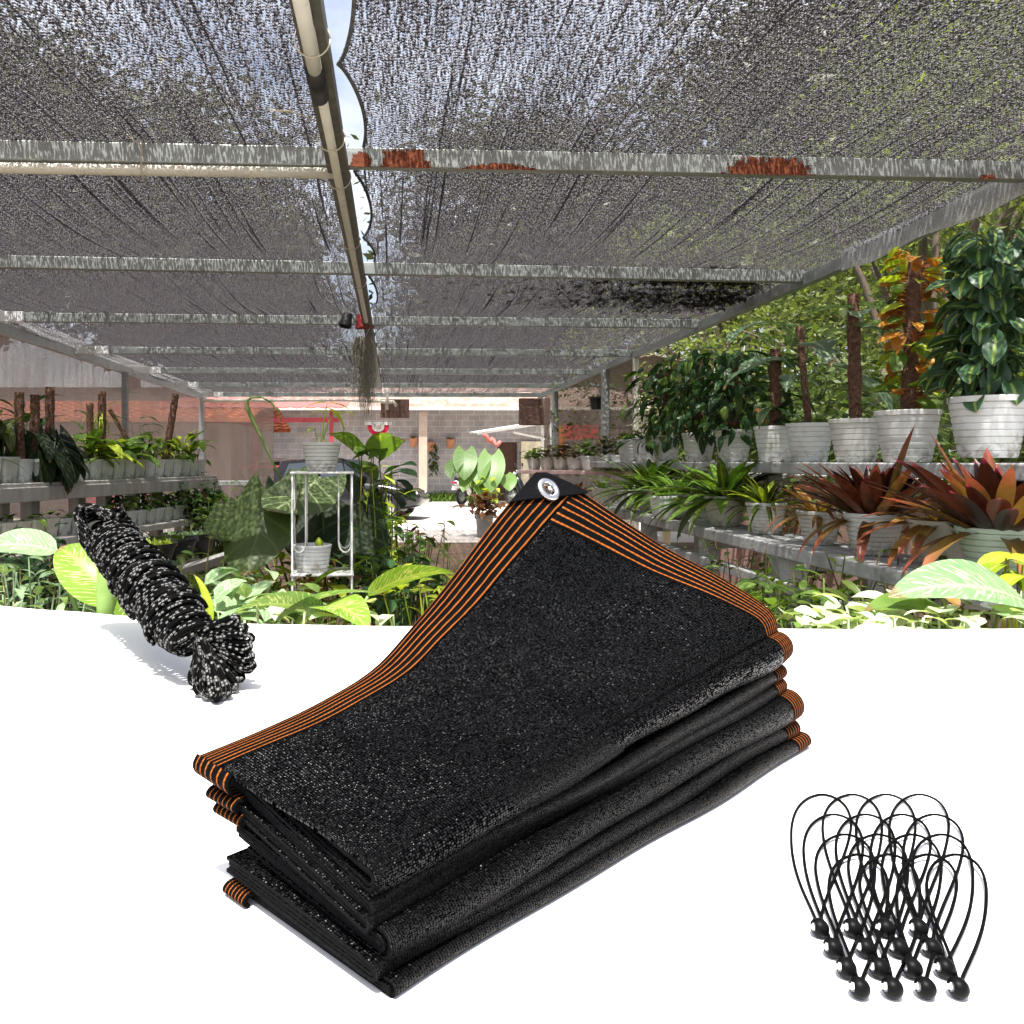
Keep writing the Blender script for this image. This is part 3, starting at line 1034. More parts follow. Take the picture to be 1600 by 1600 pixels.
def make_scooter(name, label, loc, rz, bodymat, cloth=None):
    t = thing(name, label, 'scooter', loc, rz)
    for x in (-.62, .62):
        mb = MB(); mb.tube([(x + .23 * math.cos(a), 0, .28 + .23 * math.sin(a)) for a in np.linspace(0, 2 * PI, 28)[:-1]], .052, 8, closed=True)
        wh = mb.build('wheel', G['black'], t)
        mb = MB(); mb.lathe([(.0, -.03), (.05, -.03), (.06, -.01), (.19, -.012), (.19, .012), (.06, .01), (.05, .03), (0, .03)], 18, (x, 0, .28), axis=(0, 1, 0)); mb.build('rim', G['galvd'], wh)
    # rear body, floor, leg shield as a swept tube with changing radius
    mb = MB()
    mb.tube([(-.95, 0, .72), (-.7, 0, .68), (-.35, 0, .60), (-.1, 0, .42), (.1, 0, .34), (.3, 0, .40), (.42, 0, .68), (.5, 0, .98)], [.06, .15, .17, .14, .12, .14, .15, .07], 12)
    mb.build('body', bodymat, t)
    mb = MB(); mb.tube([(-.9, 0, .84), (-.6, 0, .83), (-.25, 0, .78), (-.05, 0, .77)], [.08, .13, .12, .06], 10); mb.build('seat', G['black'], t)
    mb = MB(); mb.tube([(.62, 0, .28), (.5, 0, .95), (.46, 0, 1.06)], .035, 8); mb.tube([(.36, -.34, 1.08), (.44, -.12, 1.1), (.46, 0, 1.06), (.44, .12, 1.1), (.36, .34, 1.08)], .022, 8); mb.build('handlebar', G['galvd'], t)
    mb = MB(); mb.lathe([(0, -.05), (.08, -.03), (.09, .03), (0, .07)], 14, (.56, 0, .98), axis=(1, 0, .1)); mb.build('headlight', G['chrome'], t)
    mb = MB(); mb.tube([(.3, 0, .55), (.55, 0, .62), (.75, 0, .56), (.88, 0, .4)], [.05, .1, .1, .04], 10); mb.build('front_mudguard', bodymat, t)
    mb = MB(); mb.box((-.98, 0, .56), (.012, .2, .14), 0, 0, 0, R(12)); mb.build('number_plate', pm('plate white', (.75, .75, .72), .5), t, False, .004)
    mb = MB(); mb.box((-.99, 0, .72), (.05, .18, .07)); mb.build('tail_light', pm('tail light red', (.45, .01, .05), .2), t, False, .015)
    for s_ in (-1, 1):
        mb = MB(); mb.tube([(.4, s_ * .25, 1.1), (.42, s_ * .3, 1.26)], .008, 6); mb.lathe([(0, 0), (.06, .004), (.06, .015), (0, .02)], 14, (.42, s_ * .3, 1.28), axis=(-1, 0, 0)); mb.build('mirror', G['black'], t)
    if cloth:
        mb = MB()
        mb.grid(lambda a, b: (.12 + .26 * a + .05 * math.sin(b * 4), -.19 - .03 * math.sin(a * 5), .92 - .62 * b * (.55 + .45 * a)), 8, 8)
        mb.build('rain_cape', cloth, t, True, 0, .01)
    return t


make_scooter('scooter', 'white scooter with a teal cape hanging on it by the block wall', (2.55, 26.6, 0), R(48), G['carwhite'], G['teal'])
make_scooter('scooter', 'dark scooter parked below the big elephant-ear leaves', (4.3, 26.0, 0), R(150), G['carblack'])

# ================================================================== trees
def tree_mesh(seed, n_clump, per, rad, crown_c, leafs, trunk_h, size, mat):
    """crown + trunk meshes; rad = crown radii, crown_c = crown centre height"""
    r = np.random.default_rng(seed)
    dirs = r.normal(size=(n_clump, 3)); dirs /= np.linalg.norm(dirs, axis=1)[:, None]
    rr = r.uniform(.35, 1.0, n_clump) ** .6
    cc = dirs * rr[:, None] * np.array(rad) * r.uniform(.8, 1.15, (n_clump, 1))
    cc[:, 2] += crown_c
    cs = r.uniform(.55, 1.25, n_clump) * size
    idx = np.repeat(np.arange(n_clump), per)
    n = len(idx)
    pos = cc[idx] + r.normal(size=(n, 3)) * cs[idx][:, None] * np.array([1, 1, .6])
    a = r.normal(size=(n, 3)); a[:, 2] *= .6; a /= np.linalg.norm(a, axis=1)[:, None]
    b = np.cross(a, r.normal(size=(n, 3))); b /= np.linalg.norm(b, axis=1)[:, None]
    ln = r.uniform(.6, 1.3, n)[:, None] * leafs
    v = np.stack([pos - a * ln, pos + b * ln * .42 - a * ln * .1, pos + a * ln, pos - b * ln * .42 - a * ln * .1], 1).reshape(-1, 3)
    f = np.arange(n * 4).reshape(-1, 4)
    me = bpy.data.meshes.new('crown')
    me.from_pydata(v.tolist(), [], f.tolist())
    uv = me.uv_layers.new(name='UVMap')
    uv.data.foreach_set('uv', np.tile(np.array([.5, 0, 1, .5, .5, 1, 0, .5], np.float32), n))
    me.materials.append(mat)
    mb = MB()
    rs = random.Random(seed)
    tr = .028 * trunk_h + .08
    top = Vector((rs.uniform(-.3, .3), rs.uniform(-.3, .3), crown_c))
    mb.tube([(0, 0, 0), (rs.uniform(-.1, .1), rs.uniform(-.1, .1), trunk_h * .5), (top.x * .6, top.y * .6, trunk_h), top], [tr * 1.25, tr, tr * .8, tr * .4], 10)
    for k in range(0, n_clump, 2):
        q = Vector(cc[k])
        p = Vector((top.x * .6, top.y * .6, trunk_h * rs.uniform(.75, 1.0)))
        m_ = p.lerp(q, .5) + Vector((0, 0, .12 * (q - p).length))
        mb.tube([p, m_, q], [tr * .45, tr * .25, tr * .08], 6, False)
    return me, mb


TREE = {}


def tree(kind, label, x, y, s=1., rz=0., group=None, name='tree'):
    if kind not in TREE:
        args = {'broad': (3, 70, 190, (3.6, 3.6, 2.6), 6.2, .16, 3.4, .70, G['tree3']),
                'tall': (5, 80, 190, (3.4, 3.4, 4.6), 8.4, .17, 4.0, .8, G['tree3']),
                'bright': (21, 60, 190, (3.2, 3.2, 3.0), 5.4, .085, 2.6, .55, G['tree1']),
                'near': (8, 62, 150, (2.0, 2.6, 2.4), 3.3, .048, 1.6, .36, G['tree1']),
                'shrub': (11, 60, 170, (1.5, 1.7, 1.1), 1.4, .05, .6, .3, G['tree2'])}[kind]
        TREE[kind] = tree_mesh(*args)
    me, mb = TREE[kind]
    t = thing(name, label, 'tree' if name == 'tree' else 'shrub', (x, y, 0), rz, group)
    t.scale = (s, s, s)
    c = bpy.data.objects.new('crown', me); COL.objects.link(c); c.parent = t
    if isinstance(mb, MB):
        tk = mb.build('trunk', G['bark'], t)
        TREE[kind] = (me, tk.data)
    else:
        tk = bpy.data.objects.new('trunk', mb); COL.objects.link(tk); tk.parent = t
    return t


g1 = 'trees seen through the roof net'
# behind the left houses
tree('tall', 'tall dark tree farthest left, seen through the roof net behind the tiled house', -14.5, 29, 1.36, 0, g1)
tree('broad', 'broad tree over the orange tiled roof, seen through the roof net', -9.6, 31, 1.72, 1, g1)
tree('tall', 'slimmer dark tree right of the broad one behind the carport', -6.0, 36, .98, 2, g1)
tree('broad', 'low tree behind the block house in line with the ridge channel', -1.4, 44, .85, 3, g1)
tree('tall', 'tall tree behind the block house right of the ridge channel', 5.6, 40, 1.5, 4, g1)
tree('broad', 'broad tree behind the block house above its doorway', 8.3, 38, 1.75, 5, g1)
tree('tall', 'very tall tree right of the block house doorway', 13.2, 33, 1.35, .5, g1)
tree('broad', 'round low tree above the carport, between the two dark ones', -9.8, 40, 1.5, 5.2, g1)
tree('broad', 'wide low tree farthest back above the pale tiled eave', 6.0, 54, 1.4, 1.1, g1)
tree('tall', 'dark tree far behind the middle of the block house roof', -9.0, 50, 1.25, 2.9, g1)
tree('broad', 'full tree behind the right end of the pale tiled eave', 6.0, 46, 1.55, 3.7, g1)
tree('broad', 'bushy tree far right behind the red banner', 15.5, 25, 1.25, .2, g1)
g2 = 'trees outside the insect mesh'
tree('tall', 'tall tree towering over the right edge of the net roof', 10.2, 16.5, 1.1, 1.7, g2)
tree('bright', 'broad bright tree beyond the mesh behind the vine covered poles', 7.6, 10.4, .95, 2.5, g2)
tree('bright', 'airy tree beyond the mesh behind the rusty leaved pole', 9.6, 6.6, .95, 3.4, g2)
tree('near', 'small leafy tree pressed against the mesh behind the orange leaved pole', 5.1, 7.6, 1.0, .4, g2)
tree('near', 'small leafy tree pressed against the mesh behind the banded climber', 6.2, 4.9, 1.1, 2.2, g2)
tree('near', 'small leafy tree beyond the end post of the mesh', 5.0, 12.2, 1.0, 4.2, g2)
tree('near', 'small tree behind the far side net with the dark hanging pot', 6.8, 15.5, .95, 5.1, g2)
tree('shrub', 'low shrub outside the mesh behind the torn leaved plants', 4.0, 6.2, .95, 0, 'shrubs outside the mesh', 'shrub')
tree('shrub', 'low shrub outside the mesh near the brown canopy', 4.7, 9.6, 1.0, 2, 'shrubs outside the mesh', 'shrub')
tree('shrub', 'low shrub outside the mesh at the right edge of the view', 4.2, 3.6, .95, 4, 'shrubs outside the mesh', 'shrub')

# brown neighbouring canopy beyond the right posts
ca = thing('canopy', 'brown sagging canopy on pale posts outside the right posts', 'canopy', (5.2, 13.4, 0))
mb = MB(); mb.grid(lambda a, b: (-1.5 + 3.2 * a, -1.6 + 4 * b, 2.9 - .75 * a + .12 * math.sin(b * 3) + .01 * math.sin(b * 70)), 16, 60)
mb.build('sheet', pm('brown canopy sheet', (.24, .17, .13), .8, .2, 3), ca, True, 0, .03)
for x, y in ((-1.3, -1.5), (1.5, -1.5), (-1.3, 2.2)):
    mb = MB(); mb.tube([(x, y, 0), (x, y, 2.8 - .75 * (x + 1.5) / 3.2)], .06, 8); mb.build('post', G['pvc'], ca)
pw = thing('pink_wall', 'low pink painted wall showing under the right-hand benches', 'wall', (3.15, 5.2, 0))
mb = MB(); mb.box((0, 0, .62), (.12, 6.4, 1.24)); mb.build('wall_panel', G['pink'], pw, False, .01)
mb = MB(); mb.box((0, 0, 1.27), (.18, 6.4, .06)); mb.build('coping', G['concrete'], pw, False, .01)
rb_ = thing('red_banner', 'red and orange banner behind the far right side net', 'banner', P(882, 690, 19.5))
mb = MB(); mb.box((-.12, 0, .0), (.22, .02, .75)); mb.build('orange_strip', pm('banner orange', (.75, .16, .03), .6), rb_, False)
mb = MB(); mb.box((.42, .02, .22), (.85, .02, .34)); mb.build('cloth', pm('banner red', (.62, .04, .04), .6), rb_, False)
hp = small_pot('hanging_pot', 'small dark pot hung on the far right side net', P(931, 640, 11.2), G['black_pot'], .09, .17, (0, 0, 0))

# ================================================================== benches
UX, UZ = 2.0, 1.395       # right upper shelf
LX, LZ = 1.80, 1.05       # right lower shelf
tb_ = thing('plant_bench', 'two-tier grey concrete plant bench along the right side of the shade house', 'bench', (0, 0, 0))
mb = MB(); mb.box((UX + .02, 4.9, UZ - .03), (.27, 6.2, .055)); mb.build('shelf', G['concrete'], tb_, False, .006)
for (xa, wd) in ((1.665, .09), (1.79, .07), (1.90, .08)):
    mb = MB(); mb.box((xa, 4.65, LZ - .03), (wd, 5.9, .055)); mb.build('shelf', G['concrete'], tb_, False, .006)
mb = MB(); mb.box((1.635, 4.65, .875), (.05, 5.9, .045)); mb.build('rail', G['concrete'], tb_, False, .005)
mb = MB(); mb.box((1.95, 4.65, .60), (.05, 5.9, .045)); mb.build('rail', G['concrete'], tb_, False, .005)
for y in (2.55, 3.52, 4.45, 5.5, 6.6):
    mb = MB(); mb.box((1.69, y, .50), (.085, .075, 1.0)); mb.build('post', G['concrete'], tb_, False, .006)
    mb = MB(); mb.box((2.06, y + .07, .67), (.075, .075, 1.335)); mb.build('post', G['galvd'], tb_, False, .006)
    mb = MB(); mb.box((1.85, y, .965), (.42, .06, .06)); mb.build('bracket', G['concrete'], tb_, False, .005)

fb = thing('plant_bench', 'far white bench with small reddish plants at the end of the right-hand row', 'bench', (0, 0, 0))
a, b = Vector((1.45, 8.9, 0)), Vector((2.32, 7.55, 0))
mb = MB(); mb.bar(a + Vector((0, 0, 1.285)), b + Vector((0, 0, 1.285)), .3, .04); mb.build('shelf', pm('pinkish shelf board', (.6, .42, .4), .7, .15), fb, False, .005)
for z in (.98, .7):
    mb = MB(); mb.bar(a + Vector((0, 0, z)), b + Vector((0, 0, z)), .28, .035); mb.build('shelf', G['white_pot'], fb, False, .005)
for t in (.02, .33, .66, .98):
    p = a.lerp(b, t)
    mb = MB(); mb.box((p.x, p.y - .1, .63), (.07, .07, 1.26)); mb.build('post', G['white_pot'], fb, False, .006)

SL0, SL1 = Vector((-2.46, 5.2, 0)), Vector((-1.87, 7.7, 0))
sdv = (SL1 - SL0).normalized()
snv = Vector((-sdv.y, sdv.x, 0))          # away from the aisle
lb = thing('plant_bench', 'grey wooden three-tier plant bench along the left side of the shade house', 'bench', (0, 0, 0))


def lpos(s, z, off=0.):
    p = SL0 + sdv * s + snv * off
    return Vector((p.x, p.y, z))


for (z, off, wd) in ((1.235, -.12, .1), (1.235, .02, .1), (1.235, .15, .1), (.875, -.2, .12), (.875, -.04, .12), (.74, -.34, .1)):
    mb = MB(); mb.bar(lpos(-1.7, z, off), lpos(2.75 + (0 if z > .8 else .2), z, off), wd, .05)
    mb.build('shelf', G['wood'], lb, False, .005)
mb = MB(); mb.bar(lpos(-1.7, 1.19, -.17), lpos(2.75, 1.19, -.17), .03, .09); mb.build('rail', G['wood'], lb, False, .005)
for s in (-1.2, -.72, -.3, .12, .42, .95, 1.3, 1.72, 2.1, 2.6):
    mb = MB(); mb.box(lpos(s, .605, .1), (.09, .09, 1.2), math.atan2(sdv.y, sdv.x)); mb.build('post', G['wood'], lb, False, .006)
for s in (-.2, 1.1, 2.4):
    mb = MB(); mb.box(lpos(s, .42, -.25), (.09, .09, .84), math.atan2(sdv.y, sdv.x)); mb.build('post', G['wood'], lb, False, .006)
# bench across the far left corner
xb = thing('plant_bench', 'pale low bench across the far left corner behind the rope and leaves', 'bench', (0, 0, 0))
for z, dy in ((1.17, 0), (.92, -.1)):
    mb = MB(); mb.box((-2.05, 8.6 + dy, z), (1.3, .3, .045)); mb.build('shelf', G['concrete'], xb, False, .005)
for x in (-2.6, -2.2, -1.8, -1.46):
    mb = MB(); mb.box((x, 8.5, .57), (.07, .07, 1.15)); mb.build('post', G['concrete'], xb, False, .005)
# low bench in the left middle
mbn = thing('plant_bench', 'low grey bench of trays in the left middle of the shade house', 'bench', (0, 0, 0))
p, q = P(236, 905, 3.8), P(372, 862, 5.0)
mb = MB(); mb.bar((p.x - .05, p.y, .83), (q.x - .05, q.y, .83), .06, .05); mb.bar((p.x - .42, p.y + .1, .83), (q.x - .42, q.y + .1, .83), .06, .05)
for t in np.linspace(.02, .98, 8):
    c = p.lerp(q, t); mb.bar((c.x - .42, c.y + .1, .795), (c.x - .05, c.y, .795), .05, .018)
mb.build('frame', G['wood'], mbn, False, .004)
for t in (.05, .5, .95):
    for dx in (-.05, -.42):
        c = p.lerp(q, t); mb = MB(); mb.box((c.x + dx, c.y + (.1 if dx < -.2 else 0), .40), (.06, .06, .8)); mb.build('leg', G['wood'], mbn, False, .004)

# ================================================================== pots and plants
def pot_mesh(mb, r, h, ribs=0, taper=.68, n=28, band=.0):
    prof = [(0, 0), (r * taper, 0)]
    if ribs:
        for k in range(ribs):
            t0, t1 = k / ribs, (k + 1) / ribs
            rr = lambda t: r * (taper + (1 - taper) * t ** .85)
            prof += [(rr(t0) , h * .9 * t0 + .0), (rr(t0) + .003, h * .9 * (t0 + .12 / ribs)), (rr(t1) + .002, h * .9 * (t1 - .14 / ribs)), (rr(t1) - .002, h * .9 * (t1 - .03 / ribs))]
    else:
        for t in (.15, .4, .65, .85):
            prof.append((r * (taper + (1 - taper) * t ** .6), h * .9 * t))
    prof += [(r * .99, h * .9), (r * 1.05, h * .905), (r * 1.06, h * .99), (r * 1.04, h), (r * .97, h), (r * .94, h * .86)]
    mb.lathe(prof, n)
    return h * .86, r * .945


POTS = {}


def add_pot(t, r, h, mat, ribs=0, taper=.68, key=None):
    key = (round(r, 3), round(h, 3), mat, ribs, taper)
    if key not in POTS:
        mb = MB(); sz, sr = pot_mesh(mb, r, h, ribs, taper)
        o = mb.build('pot', G[mat], t, True, autosm=35)
        mb = MB()
        n = 20
        mb.add([(0, 0, sz + .008)] + [(sr * math.cos(2 * PI * j / n), sr * math.sin(2 * PI * j / n), sz + random.uniform(-.004, .004)) for j in range(n)], [(0, 1 + j, 1 + (j + 1) % n) for j in range(n)])
        s = mb.build('soil', G['soil'], o)
        POTS[key] = (o.data, s.data)
    else:
        o = bpy.data.objects.new('pot', POTS[key][0]); COL.objects.link(o); o.parent = t
        s = bpy.data.objects.new('soil', POTS[key][1]); COL.objects.link(s); s.parent = o
    return h * .86


def rosette(mb, z0, n, ln, wd, el0=80, el1=5, droop=.9, mat=0, jit=.15, kind='strap', nl=8, r0=.03, alt=0):
    for k in range(n):
        t = (k + .5) / n
        az = k * 2.39996 + random.uniform(-.2, .2)
        mm = 1 if alt and random.random() < alt else mat
        el = R(el0 + (el1 - el0) * t ** .8 + random.uniform(-7, 7))
        l_ = ln * (.62 + .38 * min(1, t * 1.8)) * random.uniform(1 - jit, 1 + jit)
        p = Vector((math.cos(az) * r0 * t, math.sin(az) * r0 * t, z0))
        leaf(mb, p, dirv(az, el), l_, wd * random.uniform(.8, 1.15), kind, droop * random.uniform(.5, 1.3), .28, nl, 2, 0, mm)


def potted(name, label, cat, loc, r, h, potmat, build_fol, folmats, ribs=0, taper=.68, group=None, rz=0., pole=None, extra=None):
    t = thing(name, label, cat, loc, rz, group)
    sz = add_pot(t, r, h, potmat, ribs, taper)
    if pole:
        pr, ph, px, py = pole
        mb = MB()
        k = 26
        pts = [Vector((px * i / k, py * i / k, sz - .03 + (ph - sz) * i / k)) for i in range(k + 1)]
        mb.tube(pts, [pr * random.uniform(.86, 1.12) for _ in range(k + 1)], 10)
        mb.build('moss_pole', G['moss'], t)
    mb = MB()
    build_fol(mb, sz)
    mb.build('foliage', folmats, t)
    return t


def climber(n, z1, lw, kind, rad=.07, droop=1.0, z0=.0, mat=0, petiole=.05, lo=.7, hi=1.2, mats=1, lean=(0, 0), nl=6, wave=0, elr=(-.5, .5)):
    def f(mb, sz):
        for k in range(n):
            z = sz + z0 + (z1 - sz - z0) * (k + random.random()) / n
            az = random.random() * 6.28
            t = (z - sz) / (z1 - sz)
            c = Vector((lean[0] * t, lean[1] * t, z))
            d = dirv(az, random.uniform(.1, .7))
            q = c + d * (rad + petiole * random.uniform(.5, 1.6))
            m_ = random.randrange(mats)
            mb.tube([c, c.lerp(q, .5) + Vector((0, 0, .01)), q], .0022, 4, False, 0)
            s_ = random.uniform(lo, hi)
            leaf(mb, q, dirv(az + random.uniform(-.5, .5), random.uniform(*elr)), lw[0] * s_, lw[1] * s_, kind, droop * random.uniform(.6, 1.3), .2, nl, 2, random.uniform(-.5, .5), m_, wave)
    return f


# ---- right lower bench, nearest first
def brom(n, ln, wd, el1=5, droop=.8, el0=80, mats=1, r0=.03, tall=()):
    def f(mb, sz):
        for (az, el, l_) in tall:
            leaf(mb, (.05 * math.cos(az), .05 * math.sin(az), sz), dirv(az, el), l_, wd * 1.05, 'strap', .15, .3, 9, 2, 0, 1)
        rosette(mb, sz, n, ln, wd, el0 - 8, el1, droop, 0, .2, 'strap', 8, r0, .36 if mats > 1 else 0)
        if mats > 1:
            for k in range(4):
                leaf(mb, (0, 0, sz), dirv(random.uniform(2.6, 4.6), random.uniform(.0, .2)), ln * random.uniform(1.0, 1.25), wd * .9, 'strap', 1.3, .3, 9, 2, 0, 1)
    return f


def onb(px, d):
    return Vector(((px - 615) / 1300 * d, d, LZ))


potted('bromeliad', 'large maroon bromeliad with pink tips in the mint pot, nearest on the bench', 'bromeliad', (1.83, 2.52, LZ), .105, .15, 'mint_pot', brom(76, .31, .052, 22, .3, 92, 2, .08, ((2.4, 1.25, .34), (1.2, 1.4, .27))), [G['maroon'], G['maroon2']], 7, .62)
potted('bromeliad', 'bronze leaved bromeliad in a cream pot half hidden behind the mint pot', 'bromeliad', (1.865, 2.83, LZ), .098, .15, 'cream_pot', brom(24, .26, .042, 0, .8, 70, 2), [G['maroon2'], G['orange']], 0, .62)
potted('bromeliad', 'dark maroon bromeliad in a white ribbed pot, second big one on the right lower bench', 'bromeliad', (1.80, 3.12, LZ), .097, .155, 'white_pot', brom(66, .285, .046, 22, .35, 92, 2, .07, ((5.2, 1.35, .36),)), [G['maroon'], G['maroon2']], 8, .66)
potted('bromeliad', 'small orange hearted bromeliad with thin arching leaves in a white pot', 'bromeliad', (1.79, 3.5, LZ), .083, .14, 'white_pot', lambda mb, sz: (rosette(mb, sz, 30, .25, .02, 62, -5, 1.2, 1), rosette(mb, sz, 9, .2, .035, 80, 30, .5, 0)), [G['orange'], G['maroon2']], 7, .6)
potted('bromeliad', 'small striped yellow-green bromeliad in a white ribbed pot', 'bromeliad', (1.79, 4.0, LZ), .088, .15, 'white_pot', lambda mb, sz: (rosette(mb, sz, 36, .28, .02, 70, -5, 1.2, 1), rosette(mb, sz, 14, .22, .03, 82, 25, .6, 0)), [G['lime'], G['olive']], 8, .62)
potted('bromeliad', 'big glossy green bromeliad with broad arching leaves in a cream pot', 'bromeliad', (1.80, 4.52, LZ), .105, .16, 'cream_pot', brom(52, .42, .058, 0, .75, 80, 2, .05), [G['brom'], G['olive']], 0, .66)
potted('bromeliad', 'second big green bromeliad, farther back beside the white cabinet bench', 'bromeliad', (1.78, 5.75, LZ), .105, .16, 'cream_pot', brom(56, .46, .05, 2, .7, 82, 2, .05), [G['brom'], G['olive']], 0, .66)
potted('bromeliad', 'green bromeliad squeezed between the two big green ones', 'bromeliad', (1.76, 5.15, LZ), .09, .15, 'white_pot', brom(30, .34, .045, 0, .8, 78), [G['brom']], 0, .66)
for i, (y, x, pm_, lab) in enumerate(((4.28, 1.93, 'cream_pot', 'small cream pot of reddish leaves tucked behind the striped bromeliad'), (5.0, 1.62, 'white_pot', 'small white pot with thin green leaves under the big green bromeliad'), (6.2, 1.75, 'white_pot', 'white pot of short leaves behind the far green bromeliad'), (6.5, 1.63, 'cream_pot', 'cream pot with sparse leaves at the far end of the lower bench'))):
    potted('potted_plant', lab, 'plant', (x, y, LZ), .08, .14, pm_, brom(14, .2, .03, 10, .8), [G['redleaf'] if i == 0 else G['green']], 0, .66)

# ---- right upper shelf
def up(px, d):
    return ((px - 615) / 1300 * d, d, UZ)


# banded climber: heart leaves hanging round a pole
t = potted('philodendron', 'banded heart-leaf philodendron climbing a pole in the largest white ribbed pot', 'philodendron', (UX, 2.80, UZ + .015), .11, .205, 'white_pot',
           lambda mb, sz: (climber(170, .72, (.082, .066), 'heart', .05, .8, .02, 0, .06, .65, 1.2, 1, (.02, 0), 6, 0, (-1.0, .3))(mb, sz), climber(110, .70, (.085, .07), 'heart', .035, .5, .02, 0, .015, .7, 1.2, 1, (.02, 0), 5, 0, (-1.5, -.8))(mb, sz)), [G['philo']], 8, .72, None, 0, (.035, .68, .02, 0))
t = potted('climbing_plant', 'climber with rust-orange and yellow leaves on a pole in a white ribbed pot', 'climber', (UX, 3.24, UZ), .108, .20, 'white_pot',
           climber(120, .80, (.075, .055), 'heart', .034, .7, .04, 0, .03, .6, 1.2, 4, (.05, .03), 5, 0, (-.9, .5)), [G['dryleaf'], G['green'], G['dryleaf'], G['lime']], 7, .72, None, 0, (.026, .82, .05, .03))
t = potted('climbing_plant', 'bare brown moss pole with a few grey-green leaves near its top', 'climber', (UX, 3.6, UZ), .10, .185, 'white_pot',
           lambda mb, sz: [leaf(mb, (0, 0, z), dirv(az, el), l_, w_, 'torn', .9, .2, 8, 2, 0, 0, .05) for (z, az, el, l_, w_) in ((.66, 2.6, .3, .22, .1), (.68, .3, .2, .2, .1), (.64, 4.3, .1, .2, .11), (.6, 1.2, .2, .18, .08), (.25, 5, .2, .12, .05), (.2, 1.5, .3, .12, .06), (.58, 5.3, .3, .16, .1))],
           [G['greyleaf']], 7, .72, None, 0, (.026, .76, .0, .02))
t = potted('climbing_plant', 'torn-leaved grey-green plant leaning on a thin pole in a white ribbed pot', 'climber', (UX, 4.0, UZ), .10, .185, 'white_pot',
           lambda mb, sz: [(leaf(mb, Vector((-.04 * z / .6, 0, z)) + dirv(az, .5) * .1, dirv(az, el), l_ * 1.15, w_ * 1.5, 'torn', 1.2, .15, 12, 2, random.uniform(-.4, .4), 0, .05), stem(mb, (-.04 * z / .6, 0, z - .05), Vector((-.04 * z / .6, 0, z)) + dirv(az, .5) * .1, .004)) for (z, az, el, l_, w_) in ((.6, 3.4, .2, .32, .1), (.55, 5.6, .3, .34, .12), (.45, 2.9, .0, .28, .1), (.42, 5.2, -.2, .42, .09), (.3, 5.9, .1, .36, .08), (.62, 1.2, .3, .3, .1), (.5, 4.5, .1, .3, .11), (.35, 4.0, .2, .24, .08))],
           [G['greyleaf']], 7, .72, None, 0, (.016, .68, -.05, 0))
t = potted('climbing_plant', 'dark-poled plant with drooping narrow leaves left of the torn-leaved one', 'climber', (UX, 4.36, UZ), .10, .185, 'white_pot',
           lambda mb, sz: [leaf(mb, (0, 0, random.uniform(sz, .62)), dirv(random.random() * 6.28, random.uniform(0, .9)), random.uniform(.16, .34), random.uniform(.04, .07), 'torn' if k % 2 else 'lance', 1.6, .2, 8, 2, 0, k % 2, .04) for k in range(34)],
           [G['dgreen'], G['greyleaf']], 7, .72, None, 0, (.03, .62, 0, 0))
for i, (y, ph, lab) in enumerate(((4.85, .66, 'dense dark vine mass hanging over the middle of the upper shelf'), (5.4, .72, 'tall dark vine with an orange dead leaf on the upper shelf'), (6.05, .70, 'bushy dark vine with bright tips farthest on the upper shelf'))):
    def fol(mb, sz, ph=ph, i=i):
        for k in range(230):
            z = random.uniform(sz - .02, ph)
            a = random.random() * 6.28
            rr = abs(random.gauss(.12, .07))
            leaf(mb, (rr * math.cos(a), rr * math.sin(a), z), dirv(a, random.uniform(-1.1, .4)), random.uniform(.07, .15), random.uniform(.035, .06), random.choice(['lance', 'ovate', 'torn']), 1.1, .2, 4, 1, random.uniform(-.6, .6), 1 if (i == 2 and random.random() < .3) or random.random() < .06 else 0)
        leaf(mb, (.05, -.22, .3), dirv(4.6, -.4), .14, .06, 'torn', .9, .2, 6, 2, 0, 2)
    potted('vine', lab, 'vine', (UX - .02, y, UZ), .10, .185, 'white_pot', fol, [G['dgreen'], G['green'], G['dryleaf']], 6, .72, None, 0, (.03, ph - .02, 0, 0))
for (y, lab) in ((6.6, 'white pot behind the bushy dark vine on the upper shelf'), (7.05, 'end white pot of the right upper shelf, next to the pale post')):
    potted('potted_plant', lab, 'plant', (UX, y, UZ), .10, .185, 'white_pot', lambda mb, sz: rosette(mb, sz, 14, .18, .05, 75, 10, .8, 0, .2, 'ovate', 5), [G['dgreen']], 6, .72)
# trailing weeds beneath the right bench
for i, (px, py, d, lab) in enumerate(((1185, 905, 3.4, 'weedy trailing plant under the right bench beside its nearest post'), (1290, 900, 3.0, 'weedy plant in the gap below the orange bromeliad'), (1400, 930, 2.7, 'weedy plant with thin stems below the maroon bromeliad'), (1140, 880, 4.2, 'thin-stemmed seedling in front of the lower bench'), (1480, 950, 2.45, 'weedy plant under the right bench nearest the white table'))):
    b = P(px, py, d)
    t = thing('weed', lab, 'plant', (b.x, b.y, 0))
    mb = MB()
    for k in range(16):
        a = random.random() * 6.28
        top = Vector((random.gauss(0, .14), random.gauss(0, .14), b.z + random.uniform(-.12, .14)))
        stem(mb, (random.gauss(0, .04), random.gauss(0, .04), .0), top, .004, .12)
        for j in range(7):
            z = top * random.uniform(.78, 1.0)
            leaf(mb, (z.x, z.y, z.z), dirv(random.random() * 6.28, random.uniform(-.3, .6)), random.uniform(.04, .09), random.uniform(.02, .035), 'ovate', .9, .2, 4, 1, 0, 0)
    mb.build('foliage', G['green'] if i % 2 else G['olive'], t)

